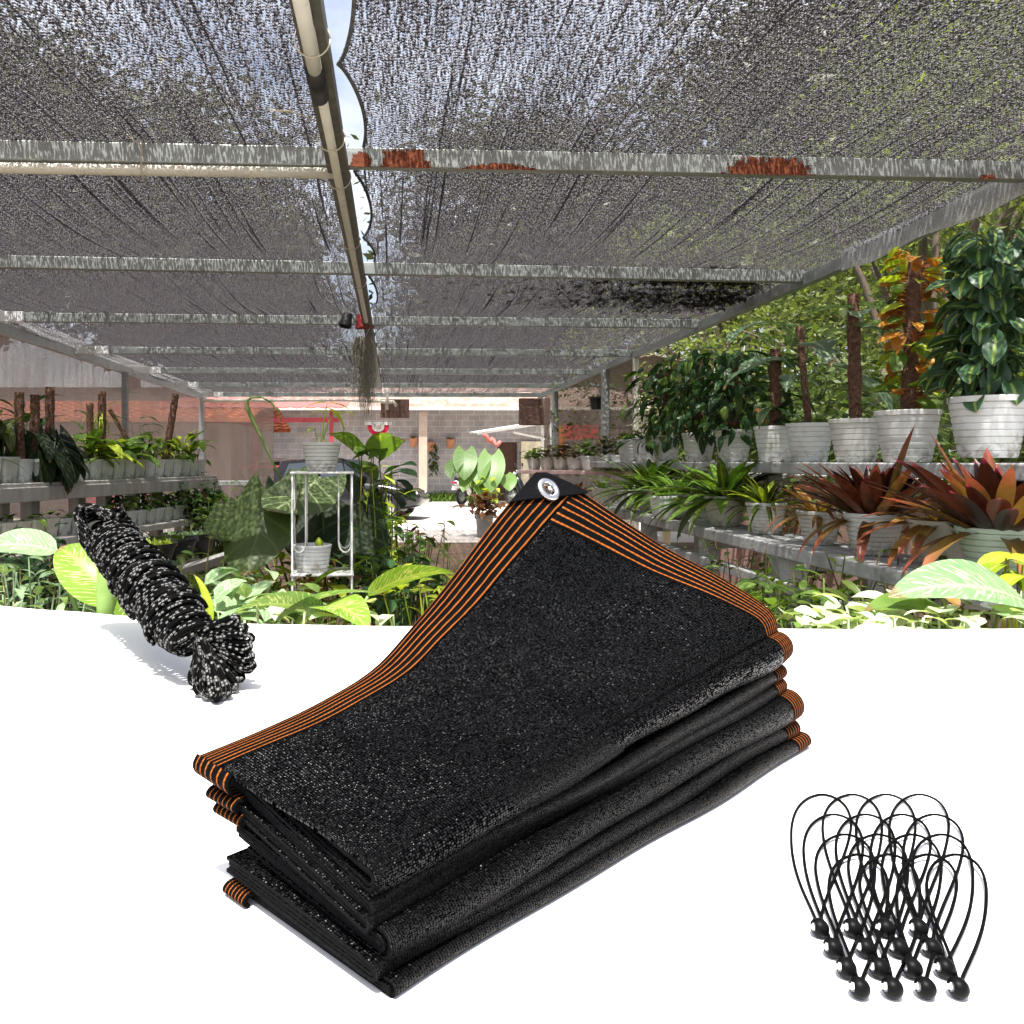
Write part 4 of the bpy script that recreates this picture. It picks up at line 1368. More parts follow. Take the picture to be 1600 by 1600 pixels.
# ---- far bench of small begonias
fa, fb2 = Vector((1.45, 8.9, 1.306)), Vector((2.32, 7.55, 1.306))
ordn = ['first', 'second', 'third', 'fourth', 'fifth', 'sixth', 'seventh', 'eighth', 'ninth', 'tenth', 'eleventh', 'twelfth', 'thirteenth', 'fourteenth', 'fifteenth', 'sixteenth', 'seventeenth', 'eighteenth', 'nineteenth', 'twentieth', 'twenty-first', 'twenty-second', 'twenty-third', 'twenty-fourth', 'twenty-fifth', 'twenty-sixth']
for i in range(8):
    p = fa.lerp(fb2, (i + .4) / 8)
    def fol(mb, sz, i=i):
        for k in range(60):
            a = random.random() * 6.28
            rr = random.random() * .1
            leaf(mb, (rr * math.cos(a), rr * math.sin(a), sz + random.random() * (.1 + .02 * i)), dirv(a, random.uniform(-.2, .9)), random.uniform(.05, .085), random.uniform(.04, .06), 'heart', .8, .2, 3, 1, 0, 0 if i not in (0, 4) else 1)
    potted('begonia', 'little white pot of small reddish leaves, %s from the left on the far bench' % ordn[i], 'begonia', p, .075 + .004 * i, .125 + .004 * i, 'white_pot', fol, [G['begonia'], G['green']], 0, .7, 'begonias on the far bench')
t = potted('potted_plant', 'red and pink leaved plant on the lower shelf of the far bench', 'plant', (1.78, 8.05, .998), .07, .1, 'white_pot', lambda mb, sz: rosette(mb, sz, 16, .2, .06, 70, 10, .6, 0, .2, 'lance', 5), [G['redleaf']])

# ---- left upper shelf: a crowded row of pots
def sqpot(mb, r, h):
    """square tapered pot with rounded corners and a rim"""
    n = 24
    def ring(s_, z):
        pts = []
        for j in range(n):
            a = 2 * PI * (j + .5) / n
            c_, s2 = math.cos(a), math.sin(a)
            k = (abs(c_) ** 5 + abs(s2) ** 5) ** (-1 / 5)
            pts.append((s_ * k * c_, s_ * k * s2, z))
        return pts
    vs = []
    zs = [(r * .05, 0), (r * .76, 0), (r * .78, .006), (r * .95, h * .86), (r * 1.03, h * .865), (r * 1.04, h), (r * .94, h), (r * .92, h * .82), (r * .05, h * .82)]
    for s_, z in zs:
        vs += ring(s_, z)
    mb.add(vs, [(i * n + j, i * n + (j + 1) % n, (i + 1) * n + (j + 1) % n, (i + 1) * n + j) for i in range(len(zs) - 1) for j in range(n)])
    return h * .82


G['lpot'] = pm('pale grey green pot plastic', (.70, .74, .72), .5, .06, 5, stain=(.42, .44, .42), stain_amt=.6, stain_scale=6, used=True)
mb = MB(); sqpot(mb, .068, .155); lp0 = None
rzb = math.atan2(sdv.y, sdv.x)


def leftpot(s, z, off, r, h, label, group, fol=None, mats=None, pole=None, cat='plant', name='potted_plant', potmat='lpot'):
    t = thing(name, label, cat, lpos(s, z, off), rzb, group)
    key = ('sq', r, h, potmat)
    if key not in POTS:
        mb = MB(); sqpot(mb, r, h)
        o = mb.build('pot', G[potmat], t, True, autosm=35)
        POTS[key] = o.data
    else:
        o = bpy.data.objects.new('pot', POTS[key]); COL.objects.link(o); o.parent = t
    if pole:
        pr, ph, px, py = pole
        mb = MB(); k = 24
        mb.tube([Vector((px * i / k, py * i / k, .06 + (ph - .06) * i / k)) for i in range(k + 1)], [pr * random.uniform(.9, 1.1) for _ in range(k + 1)], 10)
        mb.build('moss_pole', G['moss'], t)
    if fol:
        mb = MB(); fol(mb, h * .82)
        mb.build('foliage', mats, t)
    return t


def velvetfol(n, ln):
    def f(mb, sz):
        for k in range(n):
            a = random.uniform(0, 6.28)
            top = Vector((.09 * math.cos(a), .09 * math.sin(a), sz + random.uniform(.05, .24)))
            stem(mb, (0, 0, sz - .02), top, .005)
            l_ = ln * random.uniform(.7, 1.15)
            leaf(mb, top, dirv(a, random.uniform(-1.2, -.3)), l_, l_ * .42, 'heart', .7, .15, 8, 2, random.uniform(-.4, .4))
    return f


def tuft(n, ln, wd, kind='ovate', hi=.1):
    def f(mb, sz):
        for k in range(n):
            a = random.random() * 6.28
            top = Vector((.04 * math.cos(a), .04 * math.sin(a), sz + random.uniform(0.02, hi)))
            stem(mb, (0, 0, sz - .02), top, .003, .1, 4, 3)
            leaf(mb, top, dirv(a, random.uniform(-.2, 1.0)), ln * random.uniform(.6, 1.2), wd * random.uniform(.7, 1.2), kind, .9, .2, 6, 2)
    return f


def mixed(f, g_):
    return lambda mb, sz: (f(mb, sz), g_(mb, sz))


gl = 'pale square pots on the left upper shelf'
sp = .155
for i in range(22):
    s = -.62 + i * sp
    if s > 2.75:
        break
    o_ = 'pale square pot, %s along the left upper shelf' % ordn[i]
    fol, mats, pole, lab = None, None, None, o_ + ', leaves short'
    if i in (5, 6, 7):
        hgt = {5: .58, 6: .575, 7: .64}[i]
        lab = o_ + ', thick moss pole and dark velvet leaves'
        fol, mats, pole = velvetfol(9, .34), [G['velvet']], (.032, hgt, .0, .0)
    elif i == 10:
        fol, mats, pole, lab = tuft(7, .22, .14, 'heart', .18), [G['green']], (.026, .56, 0, 0), o_ + ', slim moss pole and round leaves'
    elif i == 11:
        fol, mats, pole, lab = mixed(tuft(9, .26, .12, 'heart', .2), lambda mb, sz: [leaf(mb, (0, 0, .5), dirv(random.random() * 6.28, random.uniform(-1, .3)), .22, .012, 'lance', 1.6, .2, 6, 1) for _ in range(26)]), [G['lime']], (.03, .66, 0, 0), o_ + ', moss pole with pale thready leaves'
    elif i in (12, 13, 14):
        fol, mats, lab = tuft(8, .2, .16, 'heart', .16), [G['green']], o_ + ', broad heart-shaped leaves'
    elif i == 15:
        fol, mats, pole, lab = tuft(9, .14, .05, 'lance', .2), [G['olive']], (.018, .56, -.1, .26), o_ + ', dark stick leaning to the left'
    elif i == 17:
        fol, mats, pole, lab = tuft(14, .16, .05, 'lance', .2), [G['lime']], (.03, .72, .12, -.05), o_ + ', tilted brown pole, yellow-green leaves'
    elif i in (16, 18, 19, 20):
        fol, mats, lab = tuft(22, .18, .055, 'lance', .22), [G['lime'] if i % 2 else G['green']], o_ + ', feathery yellow-green leaves'
    elif i in (3, 4):
        fol, mats, lab = mixed(tuft(10, .22, .05, 'lance', .3), velvetfol(3, .2)), [G['olive']], o_ + ', thin arching leaves'
    elif i < 3:
        fol, mats, lab = mixed(tuft(12, .2, .06, 'lance', .22), tuft(8, .1, .05)), [G['orange'] if i == 1 else G['olive']], o_ + ', loose yellowing leaves'
    else:
        fol, mats = tuft(9, .18, .09, 'ovate', .2), [G['green']]
    leftpot(s, 1.26, -.02, .074 if i > 4 else .08, .152 if i > 4 else .165, lab, gl, fol, mats, pole)
# a second row behind: tall dark leaves
for i, s in enumerate((.0, .5, 1.2, 1.9)):
    leftpot(s, 1.26, .17, .07, .15, ['back-row pot with yellowish spider-like leaves near the left edge', 'back-row pot of dark leaves behind the three thick moss poles', 'back-row pot of upright green leaves behind the slim pole', 'back-row pot of wispy leaves behind the heart-shaped leaves'][i], None,
            tuft(14, .26, .06 if i != 1 else .12, 'lance', .42), [[G['olive']], [G['dgreen']], [G['green']], [G['olive']]][i])
# lower shelf
gl2 = 'low pots on the left lower shelf'
k = 0
for i in range(25):
    s = -.55 + i * .14
    if s > 2.9:
        break
    if .30 < s < .42:
        continue
    warm = s < .35
    far = s > 1.1
    leftpot(s, .90, -.12, .066, .125 if warm else .115, 'short %s pot, %s from the near end of the left lower shelf' % ('cream' if warm else 'pale grey', ordn[k]), gl2,
            tuft(16 if far else 3, .1, .05, 'ovate', .13 if far else .05), [G['green'] if i % 3 else G['dgreen']], None, 'plant', 'potted_plant', 'cream_pot' if warm else 'lpot')
    k += 1
# far left corner plants
for i, (px, py, d, lab, m_) in enumerate(((318, 790, 7.2, 'dark glossy bush at the end of the left bench', 'dgreen'), (350, 800, 7.0, 'mid green bush in front of the pale low bench', 'green'), (325, 835, 6.4, 'pale leafy plant beneath the dark glossy bush', 'olive'))):
    b = P(px, py, d)
    t = thing('bush', lab, 'bush', (b.x, b.y, 0))
    mb = MB()
    for k in range(150):
        a = random.random() * 6.28
        p = Vector((random.gauss(0, .1), random.gauss(0, .1), b.z + random.gauss(0, .09)))
        if k % 6 == 0:
            stem(mb, (random.gauss(0, .03), random.gauss(0, .03), 0), p, .006)
        leaf(mb, p, dirv(a, random.uniform(-.5, .8)), random.uniform(.07, .14), random.uniform(.035, .06), 'ovate', .8, .2, 4, 1)
    mb.build('foliage', G[m_], t)
# trays of succulents on the low bench
for i, t_ in enumerate((.12, .38, .62, .86)):
    c = p_ = P(236, 905, 3.8).lerp(P(372, 862, 5.0), t_)
    t = thing('plant_tray', ['dark tub of grey-green succulents nearest on the low bench', 'dark tub of yellow-green stonecrop second on the low bench', 'dark tub of mixed succulents third on the low bench', 'dark tub of pale rosettes farthest on the low bench'][i], 'tub', (c.x - .24, c.y + .05, .856))
    mb = MB(); mb.lathe([(0, 0), (.12, 0), (.15, .1), (.16, .1), (.16, .12), (.145, .12), (.14, .09), (0, .09)], 24); mb.build('tub', G['black_pot'], t, True, autosm=40)
    mb = MB()
    for k in range(26):
        a = random.random() * 6.28; r_ = .13 * math.sqrt(random.random())
        o_ = Vector((r_ * math.cos(a), r_ * math.sin(a), .09))
        for j in range(9):
            leaf(mb, o_, dirv(j * 2.4, random.uniform(.1, 1.3)), random.uniform(.03, .06), .02, 'ovate', .3, .3, 3, 1)
    mb.build('foliage', [G['varpale'], G['lime'], G['olive'], G['varpale']][i], t)

# ================================================================== wire plant stand with its two pots
st = thing('plant_stand', 'tiered white wire plant stand in the middle of the aisle', 'stand', (P(504, 740, 3.9).x, 3.9, 0), R(4))
ZT = [1.345, .88, .44]
hw, hd = .135, .12
for z, ww in zip(ZT, (1, 1, 1)):
    mb = MB()
    mb.box((0, 0, z), (hw * 2 + .02, hd * 2 + .02, .010))
    mb.build('shelf', G['wire'], st, False, .003)
for sx in (-1, 1):
    for sy in (-1, 1):
        mb = MB(); mb.tube([(sx * hw, sy * hd, 0), (sx * hw, sy * hd, ZT[0] - .004)], .005, 8); mb.build('leg', G['wire'], st)
    mb = MB()
    for sy in (-1, 1):      # hairpin loops hanging from the top tier
        cx, cy = sx * (hw - .03), sy * hd * .8
        pts = [(cx - .03 * sx, cy, ZT[0] - .006)] + [(cx - .03 * sx, cy, z) for z in (1.2, 1.08)] + [(cx + .03 * sx * -math.cos(a), cy, 1.03 - .05 * math.sin(a)) for a in np.linspace(0, PI, 9)] + [(cx + .03 * sx, cy, z) for z in (1.08, 1.2, ZT[0] - .006)]
        mb.tube(pts, .004, 6)
    mb.build('wire_loop', G['wire'], st)
potted('potted_plant', 'white ribbed pot with a spindly yellowish seedling on top of the wire stand', 'plant', (st.location.x - .005, 3.9, ZT[0] + .0055), .088, .135, 'white_pot',
       lambda mb, sz: ([stem(mb, (0, 0, sz - .02), q, .004, .1) for q in ((-.03, 0, .2), (.05, .02, .27), (.03, -.02, .32))],
                       [leaf(mb, q, dirv(a, e), l_, l_ * .35, 'torn', 1.0, .2, 6, 2) for (q, a, e, l_) in (((.05, .02, .27), 3.0, .4, .12), ((.05, .02, .27), .3, .3, .12), ((.03, -.02, .32), 3.4, .1, .13), ((.03, -.02, .32), 6.0, 0, .15), ((-.03, 0, .2), 3.3, -.3, .1), ((-.03, 0, .2), 4.4, .2, .09), ((.03, 0, .3), .5, -.5, .15))]),
       [G['lime']], 7, .70)
potted('potted_plant', 'white pot with a tiny cactus sprout on the lower tier of the wire stand', 'plant', (st.location.x - .045, 3.88, ZT[1] + .0055), .085, .125, 'white_pot',
       lambda mb, sz: (mb.tube([(.03, -.01, sz - .01), (.032, -.01, sz + .03), (.03, -.01, sz + .05)], [.016, .02, .004], 10), mb.tube([(-.03, .0, sz - .01), (-.035, 0, sz + .03)], [.012, .006], 8, True, 1)),
       [G['lime'], G['redleaf']], 6, .80)
potted('potted_plant', 'white pot on the bottom tier of the wire stand', 'plant', (st.location.x + .05, 3.9, ZT[2] + .0055), .085, .125, 'white_pot', tuft(14, .22, .06, 'lance', .3), [G['lime']], 6, .8)

# ================================================================== the giant anthurium behind the stand
b0 = P(505, 900, 4.25)
t = potted('anthurium', 'giant dark velvety anthurium with huge pale-veined leaves behind the wire stand', 'anthurium', (b0.x, 4.35, 0), .19, .32, 'black_pot', lambda mb, sz: None, [G['velvet']])
for ch in list(t.children):
    if ch.name.startswith('foliage'):
        bpy.data.objects.remove(ch)
BIG = [  # base px,py,d, tip px,py,d, width, material, roll
    (420, 765, 4.1, 395, 905, 3.95, .36, 'olive_big', .25), (372, 795, 4.2, 335, 860, 4.0, .22, 'olive_big', -.5), (385, 858, 4.15, 362, 905, 4.05, .16, 'dark_big', .2),
    (500, 745, 4.25, 432, 828, 4.0, .34, 'velvetback', -.35), (548, 790, 4.35, 556, 910, 4.2, .38, 'velvet', .1), (470, 800, 4.5, 520, 910, 4.3, .36, 'velvet', .3), (575, 780, 4.5, 588, 890, 4.4, .22, 'dark_big', -.5),
    (445, 768, 4.5, 470, 870, 4.4, .3, 'dark_big', -.2)]
G['olive_big'] = leafmat('deep olive blade', (.042, .072, .012), vein=(.085, .12, .03), trans=.12, var=.15, veinw=.02, sidevein=True, rough=.45)
G['dark_big'] = leafmat('deep green blade', (.02, .04, .010), vein=(.055, .08, .03), trans=.1, var=.2, veinw=.02, sidevein=True)
base = Vector((b0.x, 4.35, .3))
ti = Vector(t.location)
for (x0, y0, d0, x1, y1, d1, wd, m_, rl) in BIG:
    p, q = P(x0, y0, d0), P(x1, y1, d1)
    mb = MB()
    dv = q - p
    lnn = dv.length * 1.12
    up_ = (dv.normalized() + Vector((0, -.06, .14))).normalized()
    sd_ = Vector((1, .15, 0)) if rl >= 0 else Vector((1, -.5, 0))
    leaf(mb, p - ti, up_, lnn, wd, 'heart', .45, .12, 12, 4, rl, 0, .012, side=Quaternion(dv.normalized(), 0) @ (dv.cross(Vector((0, 1, 0))).cross(dv).cross(dv) if False else sd_))
    mb.build('big_leaf', G[m_], t)
    mb = MB(); stem(mb, base - ti, p - ti + Vector((0, 0, -.01)), .009, .12, 6, 8); mb.build('leaf_stalk', G['dstem'], t)
# tall hooked shoot of the anthurium
mb = MB()
hook = [(448, 765), (425, 720), (402, 672), (391, 648), (386, 636), (386, 626), (394, 621), (410, 621), (425, 630), (436, 645), (440, 660)]
mb.tube([P(x, y, 4.4) - ti for x, y in hook], [.006, .006, .007, .012, .011, .008, .006, .005, .005, .004, .002], 8)
mb.build('flower_spike', G['gstem'], t)

# lobed philodendron right of the stand
b1 = P(600, 800, 4.6)
t = potted('philodendron', 'tall green philodendron with broad pointed leaves right of the wire stand', 'philodendron', (b1.x, 4.7, 0), .16, .28, 'black_pot', lambda mb, sz: None, [G['green']])
for ch in list(t.children):
    if ch.name.startswith('foliage'):
        bpy.data.objects.remove(ch)
ti = Vector(t.location)
mb = MB()
for (x0, y0, x1, y1, wd, m_) in ((560, 706, 522, 675, .15, 0), (565, 712, 598, 700, .13, 0), (580, 704, 612, 674, .11, 0), (592, 712, 628, 685, .15, 0), (583, 712, 560, 702, .1, 0), (612, 735, 645, 725, .12, 1), (612, 742, 645, 740, .11, 1), (620, 752, 640, 765, .12, 1), (608, 770, 630, 790, .14, 1), (560, 725, 585, 745, .12, 0), (535, 720, 560, 735, .1, 1), (600, 755, 575, 775, .12, 0), (560, 745, 550, 765, .13, 1), (620, 770, 645, 780, .11, 1), (590, 780, 600, 815, .12, 0)):
    d = random.uniform(4.45, 4.8)
    p, q = P(x0, y0, d), P(x1, y1, d - random.uniform(.02, .12))
    leaf(mb, p - ti, (q - p).normalized() + Vector((0, -.2, .35)), (q - p).length * 1.3, wd, 'heart', .9, .2, 8, 2, random.uniform(-.5, .5), m_, .03)
    stem(mb, Vector((random.gauss(0, .03), random.gauss(0, .03), .25)), p - ti, .006, .08)
mb.build('foliage', [G['green'], G['dgreen']], t)

# assorted leafy pot plants that fill the floor behind the table
def leafy(label, px, py, d, n, ln, wd, kind, m_, spread=.14, zsp=.1, name='leafy_plant', droop=.9, elr=(-.3, .9)):
    b = P(px, py, d)
    t = thing(name, label, 'plant', (b.x, b.y, 0))
    mb = MB()
    for k in range(n):
        a = random.random() * 6.28
        p = Vector((random.gauss(0, spread), random.gauss(0, spread), max(.1, b.z + random.gauss(0, zsp))))
        if k % 3 == 0:
            stem(mb, (p.x * .3, p.y * .3, 0), p, .005, .1)
        leaf(mb, p, dirv(a, random.uniform(*elr)), ln * random.uniform(.6, 1.25), wd * random.uniform(.7, 1.2), kind, droop, .2, 5, 1 if ln < .12 else 2, random.uniform(-.4, .4), 0)
    mb.build('foliage', G[m_], t)
    return t


for a_ in (
    ('yellow-green narrow leaved plant on the aisle side of the philodendron', 606, 815, 4.4, 60, .12, .03, 'lance', 'lime', .07, .16),
    ('mixed green plant at the foot of the tall philodendron', 628, 868, 4.0, 90, .10, .045, 'ovate', 'green', .12, .1),
    ('reddish twiggy plant beside the driveway view', 636, 838, 4.8, 50, .09, .03, 'lance', 'redleaf', .10, .07),
    ('dark leafy plant at the aisle edge below the driveway', 650, 915, 3.5, 70, .09, .045, 'ovate', 'dgreen', .11, .07),
    ('spiky olive plant in the aisle just left of the folded net', 664, 905, 3.7, 40, .13, .02, 'lance', 'olive', .07, .06),
    ('bright lime plant low beside the lower white pot', 440, 905, 4.1, 40, .13, .06, 'ovate', 'lime', .12, .07),
    ('dense green plant behind the legs of the wire stand', 575, 915, 4.15, 90, .12, .05, 'ovate', 'green', .14, .08),
    ('orange-brown dry plant between the legs of the wire stand', 490, 915, 4.1, 50, .12, .02, 'lance', 'dryleaf', .07, .06),
    ('broad green plant left of the wire stand foot', 400, 945, 3.1, 40, .13, .06, 'ovate', 'green', .13, .05),
    ('small-leaved plant below the low bench', 300, 930, 3.2, 120, .08, .03, 'lance', 'olive', .17, .06),
    ('dense dark ground plant in the left corner', 50, 885, 3.4, 190, .08, .04, 'ovate', 'dgreen', .2, .06),
    ('feathery pale plant nearest the left corner of the table', 40, 925, 2.7, 180, .08, .025, 'lance', 'varpale', .2, .045),
    ('dark leafy plant left of the rope hank', 130, 915, 3.2, 140, .08, .04, 'ovate', 'dgreen', .17, .06),
    ('feathery green plant behind the lower part of the rope', 210, 930, 2.9, 130, .08, .03, 'lance', 'olive', .17, .05),
    ('pale leaved plant right behind the rope hank', 360, 950, 2.5, 60, .13, .06, 'ovate', 'varpale', .12, .04),
    ('wispy plant left of the corner of the folded net', 690, 925, 3.0, 40, .1, .04, 'ovate', 'lime', .1, .05),
    ('leafy plant behind the right part of the white table', 1260, 965, 2.5, 120, .08, .035, 'ovate', 'green', .2, .04),
    ('leafy plant behind the table below the second maroon bromeliad', 1390, 975, 2.3, 120, .08, .035, 'ovate', 'olive', .17, .04),
    ('leafy plant hidden partly by the folded net corner', 1180, 940, 2.9, 110, .08, .035, 'ovate', 'green', .17, .05),
    ('leafy shade plant under the low bench of trays', 250, 960, 3.3, 110, .1, .045, 'ovate', 'green', .2, .06),
):
    leafy(*a_)

for a_ in (  # plants added, leaves coloured near white, to soften the edge into a fade
    ('added whitish leaved plant fading the table edge to white below the wire stand', 500, 962, 1.80, 24, .07, .045, 'ovate', 'fadeleaf', .12, .010),
    ('added whitish leaved plant fading the table edge to white just right of the folded net', 1265, 968, 1.78, 30, .07, .04, 'ovate', 'fadeleaf', .12, .010),
    ('added whitish leaved plant fading the table edge to white below the second maroon bromeliad', 1385, 968, 1.76, 30, .07, .04, 'ovate', 'fadeleaf', .11, .010),
    ('added whitish leaved plant fading the table edge to white under the wide pale blade', 1520, 966, 1.76, 32, .07, .04, 'ovate', 'fadeleaf', .12, .010),
):
    leafy(*a_, elr=(-.2, .5))

# lime pothos at the right edge
b = P(1575, 890, 2.02)
t = thing('pothos', 'lime yellow pothos leaves at the right edge in front of the mint pot', 'pothos', (b.x, b.y, 0))
mb = MB()
for (x0, y0, x1, y1, wd) in ((1575, 868, 1540, 895, .05), (1572, 872, 1600, 880, .06), (1570, 882, 1538, 905, .06), (1590, 880, 1625, 905, .06), (1580, 895, 1605, 925, .06), (1565, 900, 1590, 915, .05), (1600, 870, 1640, 880, .06), (1598, 900, 1570, 920, .05)):
    d = random.uniform(1.95, 2.1)
    p, q = P(x0, y0, d) - Vector(t.location), P(x1, y1, d - .03) - Vector(t.location)
    leaf(mb, p, (q - p).normalized() + Vector((0, 0, .45)), (q - p).length * 1.35, wd, 'heart', 1.2, .2, 7, 2, random.uniform(-.3, .3))
    stem(mb, (random.gauss(0, .02), random.gauss(0, .02), .1), p, .004, .05)
mb.build('foliage', G['lime'], t)

# dumb canes with big variegated blades just behind the table
def dumbcane(label, x, y, cane, blades, canetop):
    t = thing('dumb_cane', label, 'plant', (x, y, 0))
    ti = Vector(t.location)
    mb = MB(); mb.tube([(0, 0, 0), (.01, .01, canetop * .5)] + [(c[0], c[1], c[2]) for c in cane], [.022, .021] + [.018] * len(cane), 10); mb.build('cane', G['gstem'], t)
    for (x0, y0, d0, x1, y1, d1, wd, m_, rl) in blades:
        p, q = P(x0, y0, d0), P(x1, y1, d1)
        mb = MB()
        dv = q - p
        leaf(mb, p - ti, dv.normalized() + Vector((0, 0, .38)), dv.length * 1.12, wd, 'ovate', .85, .22, 14, 4, rl, 0, .01)
        mb.build('blade', G[m_], t)
        mb = MB(); stem(mb, (0, 0, canetop * .8), p - ti, .007, .06, 6, 8); mb.build('leaf_stalk', G['gstem'], t)
    return t


c0 = P(165, 860, 1.67)
dumbcane('variegated dumb cane with broad yellow-green blades behind the rope hank', c0.x, c0.y, [(0, 0, 1.1), (.0, .0, 1.24)],
         [(185, 945, 1.75, 78, 862, 1.78, .135, 'varieg', -.75), (90, 862, 1.95, -30, 868, 1.9, .11, 'varpale', -.5), (200, 900, 1.72, 215, 985, 1.68, .10, 'varieg', .3)], 1.2)
c1 = P(470, 980, 1.85)
dumbcane('variegated dumb cane with long pale blades in front of the wire stand', c1.x, c1.y, [(0, 0, .9)],
         [(500, 958, 1.84, 335, 975, 1.66, .12, 'varpale', .4), (430, 972, 1.8, 590, 925, 1.78, .06, 'varpale', -.3), (575, 932, 1.84, 712, 898, 1.8, .085, 'varieg', -.55), (330, 975, 1.75, 318, 895, 1.78, .022, 'lime', .2), (500, 950, 1.8, 560, 985, 1.62, .1, 'varieg', .2)], .95)
c2 = P(1540, 985, 1.95)
dumbcane('variegated dumb cane with a wide pale blade at the right end of the table', c2.x, c2.y, [(0, 0, .92)],
         [(1610, 945, 1.9, 1455, 955, 1.75, .16, 'varpale', -.6), (1500, 975, 1.9, 1385, 960, 1.8, .10, 'green', -.4), (1470, 925, 2.0, 1495, 950, 1.95, .04, 'orange', 0), (1560, 960, 1.85, 1640, 985, 1.7, .13, 'varpale', .2)], .95)

# potted red plant and elephant ears beyond the shade house
t = potted('potted_plant', 'red-brown bushy plant in a tall grey pot on the edge of the driveway', 'plant', (P(757, 838, 15.2).x, 15.2, .006), .16, .42, 'grey_pot',
           lambda mb, sz: [leaf(mb, (random.gauss(0, .15), random.gauss(0, .15), sz + random.random() * .4), dirv(random.random() * 6.28, random.uniform(-.3, 1)), .22, .1, 'ovate', .8, .2, 4, 1) for _ in range(120)], [G['redleaf']], 0, .8)
t = thing('elephant_ear', 'elephant-ear plant with huge round leaves in front of the block wall', 'plant', (P(742, 775, 25.4).x, 25.4, 0))
ti = Vector(t.location)
mb = MB()
for (x0, y0, x1, y1, wd) in ((727, 705, 725, 745, .75), (715, 720, 702, 745, .6), (768, 712, 765, 762, .85), (755, 720, 745, 755, .6), (790, 742, 795, 765, .6), (745, 745, 752, 775, .5), (735, 735, 722, 765, .5)):
    p, q = P(x0, y0, 25.4), P(x1, y1, 25.0)
    leaf(mb, p - ti, (q - p).normalized() + Vector((0, -.3, .25)), (q - p).length * 1.25, wd, 'heart', .6, .15, 8, 2, random.uniform(-.2, .2))
    stem(mb, (random.gauss(0, .1), random.gauss(0, .1), 0), p - ti, .03, .05)
mb.build('foliage', G['earleaf'], t)
leafy('lime bush below the elephant ears', 757, 765, 25.2, 90, .3, .14, 'ovate', 'lime', .22, .2)
# red panels glimpsed through the left bench
for i, (px, py, wd, lab) in enumerate(((160, 778, .5, 'red patterned panel glimpsed between the posts of the left bench'), (215, 776, .5, 'pink-red panel glimpsed above the left lower shelf'), (328, 768, .3, 'small red board near the pale corner bench'))):
    p = P(px, py, 14.2)
    t = thing('signboard', lab, 'signboard', (p.x, p.y, 0))
    mb = MB(); mb.box((0, 0, p.z), (wd, .03, .34)); mb.build('board', pm('panel red', (.6, .08, .1), .6, .2), t, False, .004)
    for s_ in (-1, 1):
        mb = MB(); mb.box((s_ * wd * .4, .03, p.z / 2), (.04, .03, p.z)); mb.build('leg', G['wood'], t, False)

# ================================================================== white table
EDGE = [(-1.25, 1.80), (-.9, 1.76), (-.66, 1.675), (-.5, 1.615), (-.25, 1.54), (0, 1.52), (.5, 1.505), (.9, 1.49), (1.2, 1.50), (1.55, 1.47)]


def yedge(x):
    for (xa, ya), (xb, yb) in zip(EDGE, EDGE[1:]):
        if x <= xb:
            t = (x - xa) / (xb - xa)
            t = max(0, min(1, t)); t = t * t * (3 - 2 * t) * .5 + t * .5
            return ya + (yb - ya) * t
    return EDGE[-1][1]


tt = thing('display_table', 'white display table in the foreground with a gently curved back edge', 'table', (0, 0, 0))
X0, X1, YN = -1.2, 1.5, .18
G['tabletop'] = pm('white table paint', (.88, .88, .88), .55, .015, 3, spec=.3)
mb = MB()
nx = 90
prof = [(-.012, -.06), (0, -.05), (0, -.010), (-.004, -.003), (-.011, 0)]
vs = []
xs = np.linspace(X0, X1, nx + 1)
for x in xs:
    ye = yedge(x)
    vs += [(x, YN, -.06), (x, YN, 0)]
    vs += [(x, ye + a, b) for a, b in prof[::-1]]
k = 2 + len(prof)
fs = [(i * k + j, (i + 1) * k + j, (i + 1) * k + (j + 1) % k, i * k + (j + 1) % k) for i in range(nx) for j in range(k)]
fs += [tuple(range(k)), tuple(nx * k + j for j in range(k - 1, -1, -1))]
mb.add([(x, y, z + TZ) for x, y, z in vs], fs)
mb.build('tabletop', G['tabletop'], tt, True, autosm=40)
for x in (X0 + .1, X1 - .1):
    for y in (YN + .1, 1.35):
        mb = MB(); mb.box((x, y, .52), (.06, .06, 1.04)); mb.build('leg', G['tabletop'], tt, False, .005)
mb = MB(); mb.bar((X0 + .13, 1.35, 1.0), (X1 - .13, 1.35, 1.0), .03, .08); mb.build('apron', G['tabletop'], tt, False)

